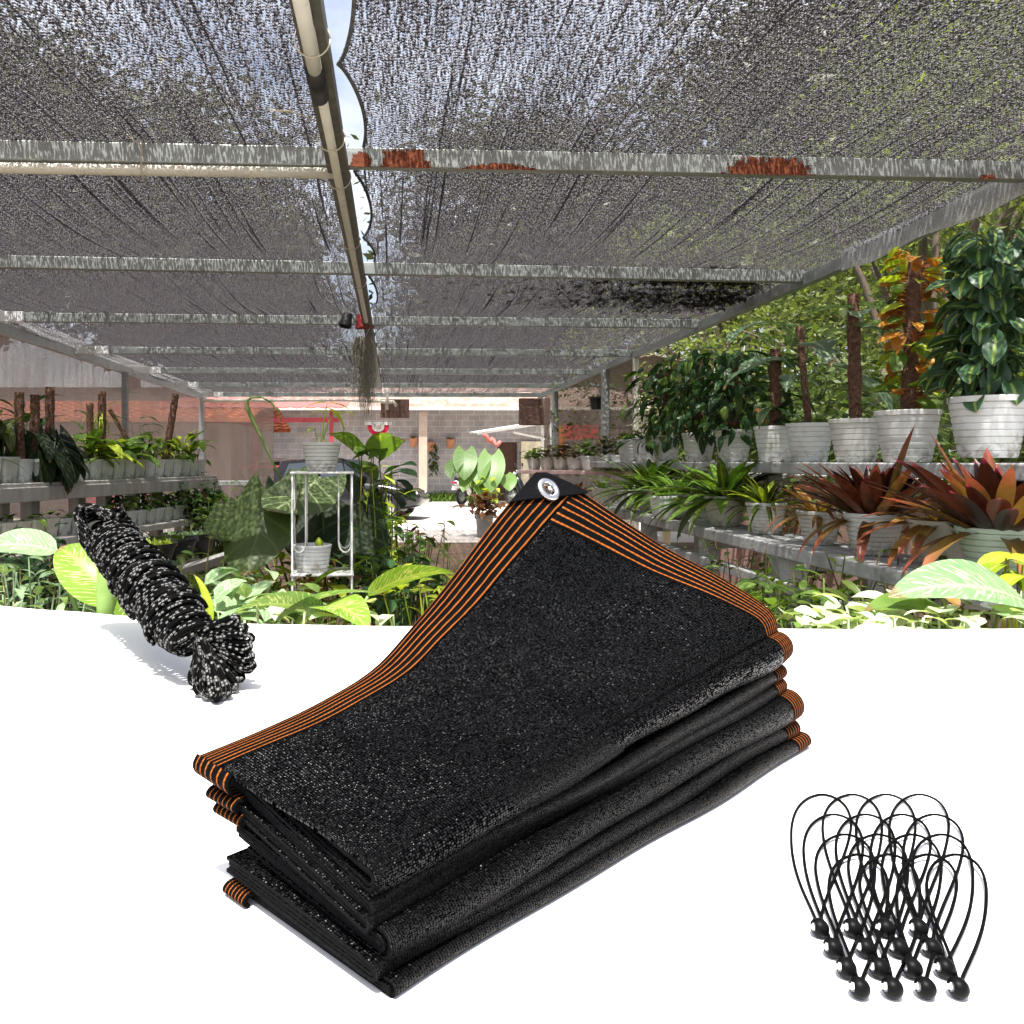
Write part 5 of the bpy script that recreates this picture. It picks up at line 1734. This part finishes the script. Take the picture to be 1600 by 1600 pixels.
# ================================================================== fabrics
def knit():
    m, nt, out = nodes_of('black knitted cloth')
    tc = N(nt, 'ShaderNodeTexCoord')
    sep = N(nt, 'ShaderNodeSeparateXYZ'); L(nt, tc.outputs['UV'], sep.inputs[0])
    cmb = N(nt, 'ShaderNodeCombineXYZ')
    L(nt, math_n(nt, 'MULTIPLY', sep.outputs[0], 430), cmb.inputs[0]); L(nt, math_n(nt, 'MULTIPLY', sep.outputs[1], 620), cmb.inputs[1])
    vo = N(nt, 'ShaderNodeTexVoronoi'); vo.inputs['Scale'].default_value = 1.0; vo.inputs['Randomness'].default_value = .45
    L(nt, cmb.outputs[0], vo.inputs['Vector'])
    big = noise(nt, tc.outputs['UV'], 28, 3)
    n2 = noise(nt, cmb.outputs[0], .7, 2)
    yarn = ramp(nt, vo.outputs['Distance'], [(.15, (.0062, .0062, .0068)), (.62, (.0008, .0008, .0009))])
    b = N(nt, 'ShaderNodeBsdfPrincipled')
    L(nt, mixc(nt, 1., yarn, ramp(nt, big, [(.35, .5), (.7, 1.)]), 'MULTIPLY'), b.inputs['Base Color'])
    L(nt, ramp(nt, n2, [(.3, .20), (.7, .36)]), b.inputs['Roughness'])
    L(nt, ramp(nt, vo.outputs['Distance'], [(.28, .28), (.5, .0)]), b.inputs['Specular IOR Level'])
    # every loop of flat yarn lies at its own small angle, so the weave glints
    bp = N(nt, 'ShaderNodeBump'); bp.inputs['Strength'].default_value = .9; bp.inputs['Distance'].default_value = .0006; bp.invert = True
    L(nt, vo.outputs['Distance'], bp.inputs['Height'])
    sb_ = N(nt, 'ShaderNodeVectorMath', operation='SUBTRACT'); L(nt, vo.outputs['Color'], sb_.inputs[0]); sb_.inputs[1].default_value = (.5, .5, .5)
    sc_ = N(nt, 'ShaderNodeVectorMath', operation='SCALE'); L(nt, sb_.outputs[0], sc_.inputs[0]); sc_.inputs['Scale'].default_value = .55
    ad_ = N(nt, 'ShaderNodeVectorMath', operation='ADD'); L(nt, sc_.outputs[0], ad_.inputs[0]); L(nt, bp.outputs[0], ad_.inputs[1])
    nz_ = N(nt, 'ShaderNodeVectorMath', operation='NORMALIZE'); L(nt, ad_.outputs[0], nz_.inputs[0])
    L(nt, nz_.outputs[0], b.inputs['Normal'])
    L(nt, b.outputs[0], out.inputs[0])
    return m


def tapemat(n=6.5):
    """black webbing, UV.x runs across the tape, with sewn orange lines"""
    m, nt, out = nodes_of('black webbing with orange stitching')
    tc = N(nt, 'ShaderNodeTexCoord')
    sep = N(nt, 'ShaderNodeSeparateXYZ'); L(nt, tc.outputs['UV'], sep.inputs[0])
    wob = math_n(nt, 'MULTIPLY', math_n(nt, 'SUBTRACT', noise(nt, tc.outputs['UV'], 60, 2), .5), .035)
    x = math_n(nt, 'ADD', sep.outputs[0], wob)
    fr = math_n(nt, 'ABSOLUTE', math_n(nt, 'SUBTRACT', math_n(nt, 'FRACT', math_n(nt, 'MULTIPLY', x, n)), .5))
    f = ramp(nt, fr, [(.075, 1), (.13, 0)])
    stitch = math_n(nt, 'FRACT', math_n(nt, 'MULTIPLY', sep.outputs[1], 240))
    st = ramp(nt, math_n(nt, 'ABSOLUTE', math_n(nt, 'SUBTRACT', stitch, .5)), [(.0, (.27, .080, .016)), (.38, (.24, .066, .012)), (.5, (.09, .026, .007))])
    col = mixc(nt, f, (.0022, .0022, .0022), st)
    b = N(nt, 'ShaderNodeBsdfPrincipled'); b.inputs['Roughness'].default_value = .75; b.inputs['Specular IOR Level'].default_value = .03
    L(nt, col, b.inputs['Base Color'])
    bp = N(nt, 'ShaderNodeBump'); bp.inputs['Strength'].default_value = .8; bp.inputs['Distance'].default_value = .001
    L(nt, fr, bp.inputs['Height']); bp.invert = True
    L(nt, bp.outputs[0], b.inputs['Normal'])
    L(nt, b.outputs[0], out.inputs[0])
    return m


G['knit'], G['tape'] = knit(), tapemat()
G['edge'] = pm('black cloth edge', (.004, .004, .0045), .8, .4, 300, .4, 900, spec=.04)

# ================================================================== folded shade cloth
B_, C_, A_, D_ = P(572, 1348, .480), P(1216, 986, .885), P(312, 1180, .588), P(838, 737, .93)
F_, R_ = Vector((.002, .461, TZ)), Vector((.437, .867, TZ))
ud = (R_ - F_).normalized()
vd = Vector((-ud.y, ud.x, 0))
fc = thing('folded_net', 'folded stack of black shade cloth with orange-stitched edges and one lifted corner', 'shade cloth', (F_.x, F_.y, TZ))
O = Vector(fc.location)


def spline(pts, t):
    """Catmull-Rom through pts, chord-length parametrised"""
    ds = [0]
    for a, b in zip(pts, pts[1:]):
        ds.append(ds[-1] + (b - a).length)
    s = t * ds[-1]
    for i in range(len(pts) - 1):
        if s <= ds[i + 1] or i == len(pts) - 2:
            u = (s - ds[i]) / (ds[i + 1] - ds[i])
            p0, p1, p2, p3 = pts[max(i - 1, 0)], pts[i], pts[i + 1], pts[min(i + 2, len(pts) - 1)]
            return .5 * ((2 * p1) + (p2 - p0) * u + (2 * p0 - 5 * p1 + 4 * p2 - p3) * u * u + (3 * p1 - p0 - 3 * p2 + p3) * u ** 3)


AD = [A_, P(405, 1142, .607), P(500, 1097, .640), P(582, 1046, .682), P(640, 984, .728), P(702, 908, .785), P(775, 811, .865), D_]
CD = [C_, P(1203, 953, .903), P(1135, 908, .925), P(1045, 859, .945), P(975, 812, .95), P(905, 766, .945), D_]
BC = [B_, B_.lerp(C_, .33) + Vector((0, 0, -.001)), B_.lerp(C_, .66) + Vector((0, 0, .001)), C_]
BA = [B_, B_.lerp(A_, .5) + Vector((0, 0, .001)), A_]
Ls, Lt = .60, .215      # nominal sheet size along s, along t


def coons(s, t):
    p = spline(BC, s) * (1 - t) + spline(AD, s) * t + spline(BA, t) * (1 - s) + spline(CD, t) * s
    p = p - (B_ * (1 - s) * (1 - t) + C_ * s * (1 - t) + A_ * (1 - s) * t + D_ * s * t)
    # soft sag and small ripples of cloth
    p = p + Vector((0, 0, -.012 * math.sin(PI * s) * math.sin(PI * t) * min(1, s * 1.6) + .0012 * math.sin(s * 31 + t * 7) * math.sin(PI * t)))
    return p


def cnormal(s, t, e=.01):
    a = coons(min(1, s + e), t) - coons(max(0, s - e), t)
    b = coons(s, min(1, t + e)) - coons(s, max(0, t - e))
    return a.cross(b).normalized()


GC = coons(.937, .908)    # eyelet centre
gn = cnormal(.937, .908)
hole = lambda p: (p + O - GC).length < .0078
tw_s, tw_t = .070, .17     # tape width as fraction in s (at the C-D edge) and t (at the A-D edge)


def rollr(s):
    return .0098 + .0062 * s


outv = -vd


def topgrid(mb, s0, s1, t0, t1, ns, ntt, uvf, skip=None, off=0.):
    def fn(a, b):
        s, t = s0 + (s1 - s0) * a, t0 + (t1 - t0) * b
        p = coons(s, t)
        if off:
            p = p + cnormal(s, t) * off
        return p - O
    mb.grid(fn, ns, ntt, 0, lambda a, b: uvf(s0 + (s1 - s0) * a, t0 + (t1 - t0) * b), skip=skip)


def sb(t):
    """where the C-D tape starts, in s"""
    return 1 - (tw_s + .075 * min(1, t / .8))


def bandgrid(mb, body, ns, ntt, skip=None):
    def st(a, b):
        t = b * (1 - tw_t)
        return (sb(t) * a if body else sb(t) + (1 - sb(t)) * a), t

    def fn(a, b):
        s, t = st(a, b)
        return coons(s, t) - O

    def uv(a, b):
        s, t = st(a, b)
        return (s * Ls, t * Lt) if body else (a, t * Lt)
    mb.grid(fn, ns, ntt, 0, uv, skip=skip)


# knitted body of the top sheet + roll-over at the long front edge
mb = MB()
bandgrid(mb, True, 90, 40)


LIFT = .045


def roll(s, a):
    c = spline(BC, s)
    r = rollr(s) * (1 + .08 * math.sin(s * 9) + .05 * math.sin(s * 23))
    ang = a * PI
    if a <= 1:
        return c + outv * (r * math.sin(ang)) + Vector((0, 0, -r * (1 - math.cos(ang))))
    return c - outv * ((a - 1) * .15) + Vector((0, 0, -2 * r + (a - 1) * LIFT * .93))


mb.grid(lambda a, b: roll(a * (1 - tw_s), b * 2.0) - O, 90, 24, 0, lambda a, b: (a * (1 - tw_s) * Ls, -b * .07), flip=True)
mb.build('top_sheet', G['knit'], fc, True, 0, .0022, offset=-1)
# tape along the two free edges of the top sheet
mb = MB()
# A-D edge: v across = t
topgrid(mb, 0, 1, 1 - tw_t, 1.0, 130, 12, lambda s, t: ((t - 1 + tw_t) / tw_t, s * Ls), hole)
# C-D edge
bandgrid(mb, False, 20, 50, hole)
mb.grid(lambda a, b: roll(1 - tw_s + tw_s * a, b * 2.0) - O, 14, 24, 0, lambda a, b: (a, -b * .07), flip=True)
# turned-under hem at the near left end
mb.grid(lambda a, b: spline(BA, 1 - .27 * a) + Vector((0, 0, -.0105 * b)) + (-ud) * (.003 * math.sin(PI * b)) - O, 8, 5, 0, lambda a, b: (1 - a, b * .02))
mb.build('border_tape', G['tape'], fc, True, 0, .0030, offset=-1)

# the folds beneath
q_ = [0, .15, .33, .68, .84, 1.0]         # fold boundaries, bottom to top
zb0, zb1 = B_.z - TZ - 2 * rollr(0) - .002, C_.z - TZ - 2 * rollr(1) - .002
rnd = random.Random(4)
TAPE_U = .945


def fold(i, frac0, frac1, inset, du0, du1, depth, inner):
    th = .0021

    def base(s):
        if i == 5:      # the sheets wrapped inside the top roll
            c = spline(BC, s) + outv * rollr(s)
            return Vector((c.x, c.y, 0)), c.z - TZ - 2 * rollr(s) - .0012, c.z - TZ - .0012
        hz0 = (zb0 + (zb1 - zb0) * s)
        bot, top = hz0 * frac0, hz0 * frac1
        fr = F_.lerp(R_, s) * 1.0
        lean = (B_ - F_) - vd * (B_ - F_).dot(vd) * 0
        lf = F_.lerp(R_, s) + ((spline(BC, s) + outv * rollr(s)) - F_.lerp(R_, s)) * ((frac0 + frac1) / 2)
        lf = Vector((lf.x, lf.y, 0))
        return lf, bot, top

    def prof(s, w):
        """hairpin: w 0..1 lower sheet (back to front), 1..2 bend, 2..3 upper sheet (front to back)"""
        lf, bot, top = base(s)
        r = (top - bot) / 2 - inner
        wav = .0022 * math.sin(s * 7 + i * 1.9) + .0012 * math.sin(s * 17 + i)
        ins = inset + wav
        zc = (bot + top) / 2
        if w < 1:
            v, z = ins + r + (depth - r) * (1 - w), zc - r
        elif w <= 2:
            an = (w - 1) * PI
            v, z = ins + r - r * math.sin(an), zc - r * math.cos(an)
        else:
            v, z = ins + r + (depth - r) * (w - 2), zc + r
        if inner == 0 and (w < 1 or w > 2):      # gape a little towards the back
            z += (.0012 if w > 2 else -.0) * math.sin((w - 2) * 3)
        if i == 5:
            z += max(0, v - ins - r) / .15 * (.0232 + .018 * (1 - (z - bot) / (top - bot)))
        else:
            z += LIFT * .9 * max(0, v - ins - r) / .15 * ((frac0 + frac1) / 2) ** 1.2
        return lf + vd * v + Vector((0, 0, TZ + z + .0012)) - O

    def along(a, b, u0, u1):
        s = u0 + (u1 - u0) * a
        ss = -du0 + (1 + du0 + du1) * s
        return prof(ss, b * 3)
    kb = MB()
    kb.grid(lambda a, b: along(a, b, 0, TAPE_U if i < 5 else 1), 60, 30, 0, lambda a, b: (a * Ls * .94, i * .05 + b * .3), flip=True)
    ko = kb.build('fold', [G['knit'], G['edge']], fc, True, 0, .0024)
    ko.modifiers['solid'].material_offset_rim = 1
    if not inner and i < 5:
        tp = MB()
        tp.grid(lambda a, b: along(a, b, TAPE_U, 1), 6, 30, 0, lambda a, b: (a * .85, b * .3), flip=True)
        tp.build('border_tape', G['tape'], fc, True, 0, .0028)


for i in range(5):
    ins = [.0, .0035, -.001, .006, .002][i] + .001
    du0 = [.0, .012, -.004, .016, .008][i]
    du1 = [.0, -.02, -.012, -.03, -.022][i]
    fold(i, q_[i], q_[i + 1], ins, du0, du1, .150 + .006 * math.sin(i * 2.1), 0)
    for k_ in range(1, [2, 2, 4, 2, 2][i]):
        fold(i, q_[i], q_[i + 1], ins + .0025 * k_, du0 + .004 * math.sin(k_ * 2.3 + i), du1 - .03, .150, .0025 * k_)
# filling sheets inside the thick fold and the top roll
for k_ in range(1, 4):
    fold(5, 1.0, 1.0, .0024 * k_, -.004 * (k_ % 2), -.55, .156, .0012 + .0025 * (k_ - 1))
# short tape ends that show at the back left corner of two layers
for (fr, off, ln) in ((.72, .004, .03), (.60, .0, .028), (.0, .002, .02)):
    z = zb0 * fr + .004 + LIFT * .9 * fr ** 1.2
    lf = F_ + (B_ - F_) * fr
    lf = Vector((lf.x, lf.y, TZ))
    for kk in range(2):
        tp = MB()
        tp.grid(lambda a, b: lf + vd * (.158 - ln + (ln + .006) * a) - ud * (.004 + .004 * math.sin(PI * b) + off) + ud * (.05 * b if kk else 0) + Vector((0, 0, z + (.0045 if kk else -.003 + .0075 * b))) - O, 10, 6, 0, lambda a, b: (a, b * .03))
        tp.build('border_tape', G['tape'], fc, True, 0, .0028)

# reinforced corner patch: a clipped triangle on the lifted corner
mb = MB()
pc = [(1.0, .985), (.985, 1.0), (.83, 1.0), (.82, .985), (.905, .83), (1.0, .60), (1.003, .62)]
N1, N2 = 34, 34


def patch(a, b, off):
    # a from the C-D side to the A-D side, b from the tip inwards
    e0 = Vector((1.004, .958 - .165 * b, 0)); e1 = Vector((.978 - .122 * b, 1.004, 0))
    p = e0.lerp(e1, a)
    bulge = -.010 * math.sin(PI * a) * b
    return p.x + bulge, p.y + bulge * 2


def patchfn(off):
    def f(a, b):
        s, t = patch(a, b, off)
        sc, tc_ = min(1, s), min(1, t)
        p = coons(sc, tc_)
        p += (coons(1, 1) - coons(.97, 1)) / .03 * (s - sc) + (coons(1, 1) - coons(1, .97)) / .03 * (t - tc_)
        return p + cnormal(min(.99, sc), min(.99, tc_)) * off - O
    return f


mb.grid(patchfn(.0030), N1, N2, skip=hole)
mb.build('corner_patch', pm('smooth black webbing', (.003, .003, .0035), .55, .2, 20, .15, 400, spec=.06), fc, True, 0, .0022)
mb = MB()
q = Vector((0, 0, 1)).rotation_difference(gn)
mb.lathe([(.0074, -.003), (.0072, .0030), (.0085, .0054), (.0112, .0060), (.0136, .0048), (.0146, .0030), (.0143, .002)], 40, GC - O + gn * .001, axis=gn)
mb.build('eyelet', pm('nickel eyelet', (.62, .62, .62), .25, .05, metal=1.), fc, True)

# ================================================================== rope hank
def ropemat():
    m, nt, out = nodes_of('black braided cord with white fleck')
    tc = N(nt, 'ShaderNodeTexCoord')
    sep = N(nt, 'ShaderNodeSeparateXYZ'); L(nt, tc.outputs['UV'], sep.inputs[0])
    # white tracer yarns: short dashes in staggered rows that follow the cord
    ui = math_n(nt, 'MULTIPLY', sep.outputs[0], 6)
    vi = math_n(nt, 'ADD', math_n(nt, 'MULTIPLY', sep.outputs[1], 205), math_n(nt, 'MULTIPLY', math_n(nt, 'FLOOR', ui), .5))
    fa_ = math_n(nt, 'ABSOLUTE', math_n(nt, 'SUBTRACT', math_n(nt, 'FRACT', ui), .5))
    fb_ = math_n(nt, 'ABSOLUTE', math_n(nt, 'SUBTRACT', math_n(nt, 'FRACT', vi), .5))
    cell = math_n(nt, 'SUBTRACT', .5, math_n(nt, 'MAXIMUM', fa_, fb_))
    cmb = N(nt, 'ShaderNodeCombineXYZ'); L(nt, math_n(nt, 'FLOOR', ui), cmb.inputs[0]); L(nt, math_n(nt, 'FLOOR', vi), cmb.inputs[1])
    wn = N(nt, 'ShaderNodeTexWhiteNoise', noise_dimensions='2D'); L(nt, cmb.outputs[0], wn.inputs['Vector'])
    dash = math_n(nt, 'MULTIPLY', ramp(nt, fa_, [(.24, 1), (.40, 0)]), ramp(nt, fb_, [(.30, 1), (.44, 0)]))
    fleck = math_n(nt, 'MULTIPLY', ramp(nt, wn.outputs['Value'], [(.62, 0), (.64, 1)]), dash)
    col = mixc(nt, fleck, (.002, .002, .002), (.17, .17, .165))
    b = N(nt, 'ShaderNodeBsdfPrincipled'); b.inputs['Roughness'].default_value = .6; b.inputs['Specular IOR Level'].default_value = .03
    L(nt, col, b.inputs['Base Color'])
    bp = N(nt, 'ShaderNodeBump'); bp.inputs['Strength'].default_value = .8; bp.inputs['Distance'].default_value = .0015
    L(nt, cell, bp.inputs['Height']); L(nt, bp.outputs[0], b.inputs['Normal'])
    L(nt, b.outputs[0], out.inputs[0])
    return m


G['rope'] = ropemat()
S0, E0 = P(303, 1003, 1.10), P(172, 842, 1.45)
ax = (E0 - S0).normalized()
hk = thing('rope_hank', 'thick hank of black cord flecked with white, leaning back on the white table', 'rope', (P(340, 1090, 1.05).x, 1.05, TZ))
O2 = Vector(hk.location)
view = Vector((S0.x, S0.y, S0.z - H)).normalized()
lat = ax.cross(view).normalized()       # across the hank as seen
dep = lat.cross(ax).normalized()
lenw = (E0 - S0).length
rr = random.Random(11)


def rad(t):
    e = min(1, t / .12)
    return (.0375 + .012 * t + .0025 * math.sin(t * 5)) * .86 * (.74 + .26 * e * (2 - e))


mb = MB()
mb.tube([S0 + ax * .012 - O2, (S0 + E0) / 2 - O2, E0 - ax * .005 - O2], [.004, rad(.5) * .85, rad(1) * .6], 20)
mb.build('core', pm('rope core black', (.006, .006, .006), .9), hk)  # plain black cylinder filling the hank
cr = .0045
mb = MB()
turns = 36
pts = []
for k in range(turns * 18):
    t = k / (turns * 18 - 1)
    a = 2 * PI * turns * t
    tilt = .012 * math.sin(a + .6)            # turns lie a little oblique
    r_ = rad(t) + .0022 * math.sin(a * .37 + t * 40) + .0015 * math.sin(t * 91)
    pts.append(S0 + ax * (lenw * t + tilt) + lat * r_ * math.cos(a) + dep * r_ * .8 * math.sin(a) - O2)
mb.tube(pts, cr, 7, True)
# a few loose oblique turns on top
for j in range(7):
    t0 = rr.uniform(.08, .9)
    ph = rr.uniform(-.3, .3)
    pts = []
    for k in range(30):
        a = PI * 1.15 * k / 29 - PI * .07
        r_ = rad(t0) + cr * 1.5
        pts.append(S0 + ax * (lenw * t0 + .022 * (k / 29 - .5) * rr.choice((1, 1)) * (1 if j % 2 else -1) + ph * .01) + lat * r_ * math.cos(a) - dep * r_ * .8 * math.sin(a) - O2)
    mb.tube(pts, cr, 7)
mb.build('winding', G['rope'], hk)
# flared loops at the lower end, spread over the table top
neck = S0 + ax * .012
NL = 30
FAN = [Vector(p + (0,)) for p in ((372, 962), (384, 980), (394, 1004), (396, 1030), (388, 1052), (372, 1072), (352, 1086), (330, 1092), (312, 1084), (303, 1066))]
for j in range(NL):
    f = (j % 15 + .5 * (j // 15)) / 14.5
    layer = j // 15
    # tips fan from the right-hand side of the hank round to its lower side
    fp = spline(FAN, min(1, max(0, f + rr.uniform(-.03, .03))))
    k_ = rr.uniform(.94, 1.05) if layer else rr.uniform(.82, .92)
    tx, ty = 318 + (fp.x - 318) * k_, 1010 + (fp.y - 1010) * k_
    dt = min(1.115 - .03 * layer, 390 / (ty + 7 - 720) - .004)
    tip = P(tx, ty, dt)
    side0 = lat * ((f - .5) * -2.3 * rad(0)) + dep * ((.42 if layer else -.42) * rad(0))
    st0 = neck + side0 * .8
    dr = tip - st0
    ln = dr.length
    dr.normalize()
    w2 = dr.cross(view).normalized() * .8 + dep * rr.uniform(-.5, .5)
    w2.normalize()
    hwid = rr.uniform(.0042, .0062)
    sagv = Vector((0, 0, .006))
    pts = []
    for k in range(0, 6):
        t = k / 6
        pts.append(st0 + dr * ln * .84 * t + w2 * hwid * (.25 + .75 * t) + sagv * math.sin(PI * t))
    for k in range(0, 9):
        a = PI * k / 8
        pts.append(st0 + dr * (ln * .84 + ln * .16 * math.sin(a)) + w2 * hwid * 1.05 * math.cos(a))
    for k in range(5, -1, -1):
        t = k / 6
        pts.append(st0 + dr * ln * .84 * t - w2 * hwid * (.25 + .75 * t) + sagv * math.sin(PI * t))
    pts = [Vector((p.x, p.y, max(p.z, TZ + cr + .0005))) - O2 for p in pts]
    mb = MB()
    mb.tube(pts, cr * .92, 7)
    mb.build('end_loop', G['rope'], hk)
tdir = (P(112, 786, 1.49) - P(172, 842, 1.45)).normalized()
# doubled-over strands at the upper end
for j in range(15):
    f = j / 14
    mb = MB()
    hwid = .020 + .020 * (1 - abs(2 * f - 1)) + rr.uniform(-.003, .003)
    bulge = .062 + rr.uniform(-.016, .006)
    o_ = dep * (-.036 + .07 * f) + ax * (-.01) + lat * rr.uniform(-.003, .003)
    w3 = (lat + dep * rr.uniform(-.25, .1)).normalized()
    pts = []
    for k in range(25):
        a = PI * k / 24
        pts.append(E0 + o_ + w3 * hwid * math.cos(a) + tdir * (bulge * math.sin(a) ** .8) - O2)
    mb.tube(pts, cr, 7)
    mb.build('end_loop', G['rope'], hk)
for j in range(5):
    mb = MB()
    pts = []
    for k in range(15):
        a = PI * k / 14
        pts.append(E0 - lat * (.026 + .0) * 1 + dep * (-.03 + .012 * j) + (-lat) * (.020 * math.sin(a)) + ax * (.018 * math.cos(a) + .002) - O2)
    mb.tube(pts, cr, 7)
    mb.build('end_loop', G['rope'], hk)

# ================================================================== ball bungees
BR = .0056
G['bungee'] = pm('black elastic cord', (.003, .003, .003), .65, .2, 200, .3, 900, spec=.04)
G['ball'] = pm('black moulded ball', (.003, .003, .0032), .42, .15, 60, spec=.08)


def ball_mesh():
    bm = bmesh.new()
    bmesh.ops.create_uvsphere(bm, u_segments=40, v_segments=24, radius=BR)
    me = bpy.data.meshes.new('ball')
    bm.to_mesh(me); bm.free()
    o = bpy.data.objects.new('ball_tmp', me); COL.objects.link(o)
    cut = MB(); cut.box((-BR * .92 * math.cos(R(28)), BR * .92 * math.sin(R(28)), -BR * .1), (BR * 1.0, BR * 4, BR * .50), rz=R(-28), rx=R(-30)); c = cut.build('cut', G['ball'], None, False)
    cut2 = MB(); cut2.box((-BR * .58 * math.cos(R(28)), BR * .58 * math.sin(R(28)), -BR * .1), (BR * .28, BR * 4, BR * .85), rz=R(-28), rx=R(-30)); c2 = cut2.build('cut', G['ball'], None, False)
    for cc in (c, c2):
        md = o.modifiers.new('b', 'BOOLEAN'); md.operation = 'DIFFERENCE'; md.object = cc; md.solver = 'EXACT'
    dg = bpy.context.evaluated_depsgraph_get()
    m2 = bpy.data.meshes.new_from_object(o.evaluated_get(dg))
    for x in (o, c, c2):
        bpy.data.objects.remove(x)
    m2.materials.clear(); m2.materials.append(G['ball'])
    m2.polygons.foreach_set('use_smooth', np.full(len(m2.polygons), True))
    m2.set_sharp_from_angle(angle=R(35))
    m2.name = 'ball'
    return m2


bmesh_ball = ball_mesh()
ROWN = ['back', 'second', 'third', 'front']
COLN = ['leftmost', 'second from left', 'third from left', 'rightmost']
CR = .00105
for r in range(4):
    yb, yt = 1450 + 31.3 * r, 1241 + 31.3 * r
    for c in range(4):
        px = 1280.5 + 20.7 * r + 51.5 * c
        db = 1300 * (H - TZ - BR) / (yb - 720)
        bx = (px - 615) / 1300 * db
        dt = 1300 * (H - TZ - CR) / (yt - 720)
        tx = (px - 615) / 1300 * dt
        t = thing('ball_bungee', 'black ball bungee loop, %s in the %s row of sixteen' % (COLN[c], ROWN[r]), 'bungee', (bx, db, TZ), 0, 'ball bungees on the white table')
        o = bpy.data.objects.new('ball', bmesh_ball); COL.objects.link(o); o.parent = t; o.location = (0, 0, BR + .0002)
        mb = MB()
        wpx = 46 / 1300
        pts = []
        prof = [(0.0, .045), (.045, .07), (.10, .13), (.2, .30), (.32, .52), (.45, .74), (.58, .91), (.70, .995), (.78, 1.0), (.86, .92), (.925, .74), (.97, .48), (.992, .22), (1.0, 0)]
        side = []
        for (f, wv) in prof:
            yy = yb + (yt - yb) * f
            zz = CR + .0004 + (BR - CR) * max(0, 1 - f * 9) + .0009 * (r + c * .5) * min(1, f * 5)
            d = 1300 * (H - TZ - zz) / (yy - 720)
            side.append((f, wv, d, zz))
        skew = rr.uniform(-.004, .004)
        left = [Vector(((px - 615 - 46 * wv) / 1300 * d + skew * math.sin(f * 5) - bx, d - db, zz)) for f, wv, d, zz in side]
        right = [Vector(((px - 615 + 46 * wv) / 1300 * d + skew * math.sin(f * 5) - bx, d - db, zz)) for f, wv, d, zz in side]
        ctrl = left + right[:-1][::-1]
        fine = [spline(ctrl, k / 90) for k in range(91)]
        mb.tube(fine, CR, 8)
        mb.build('cord', G['bungee'], t)
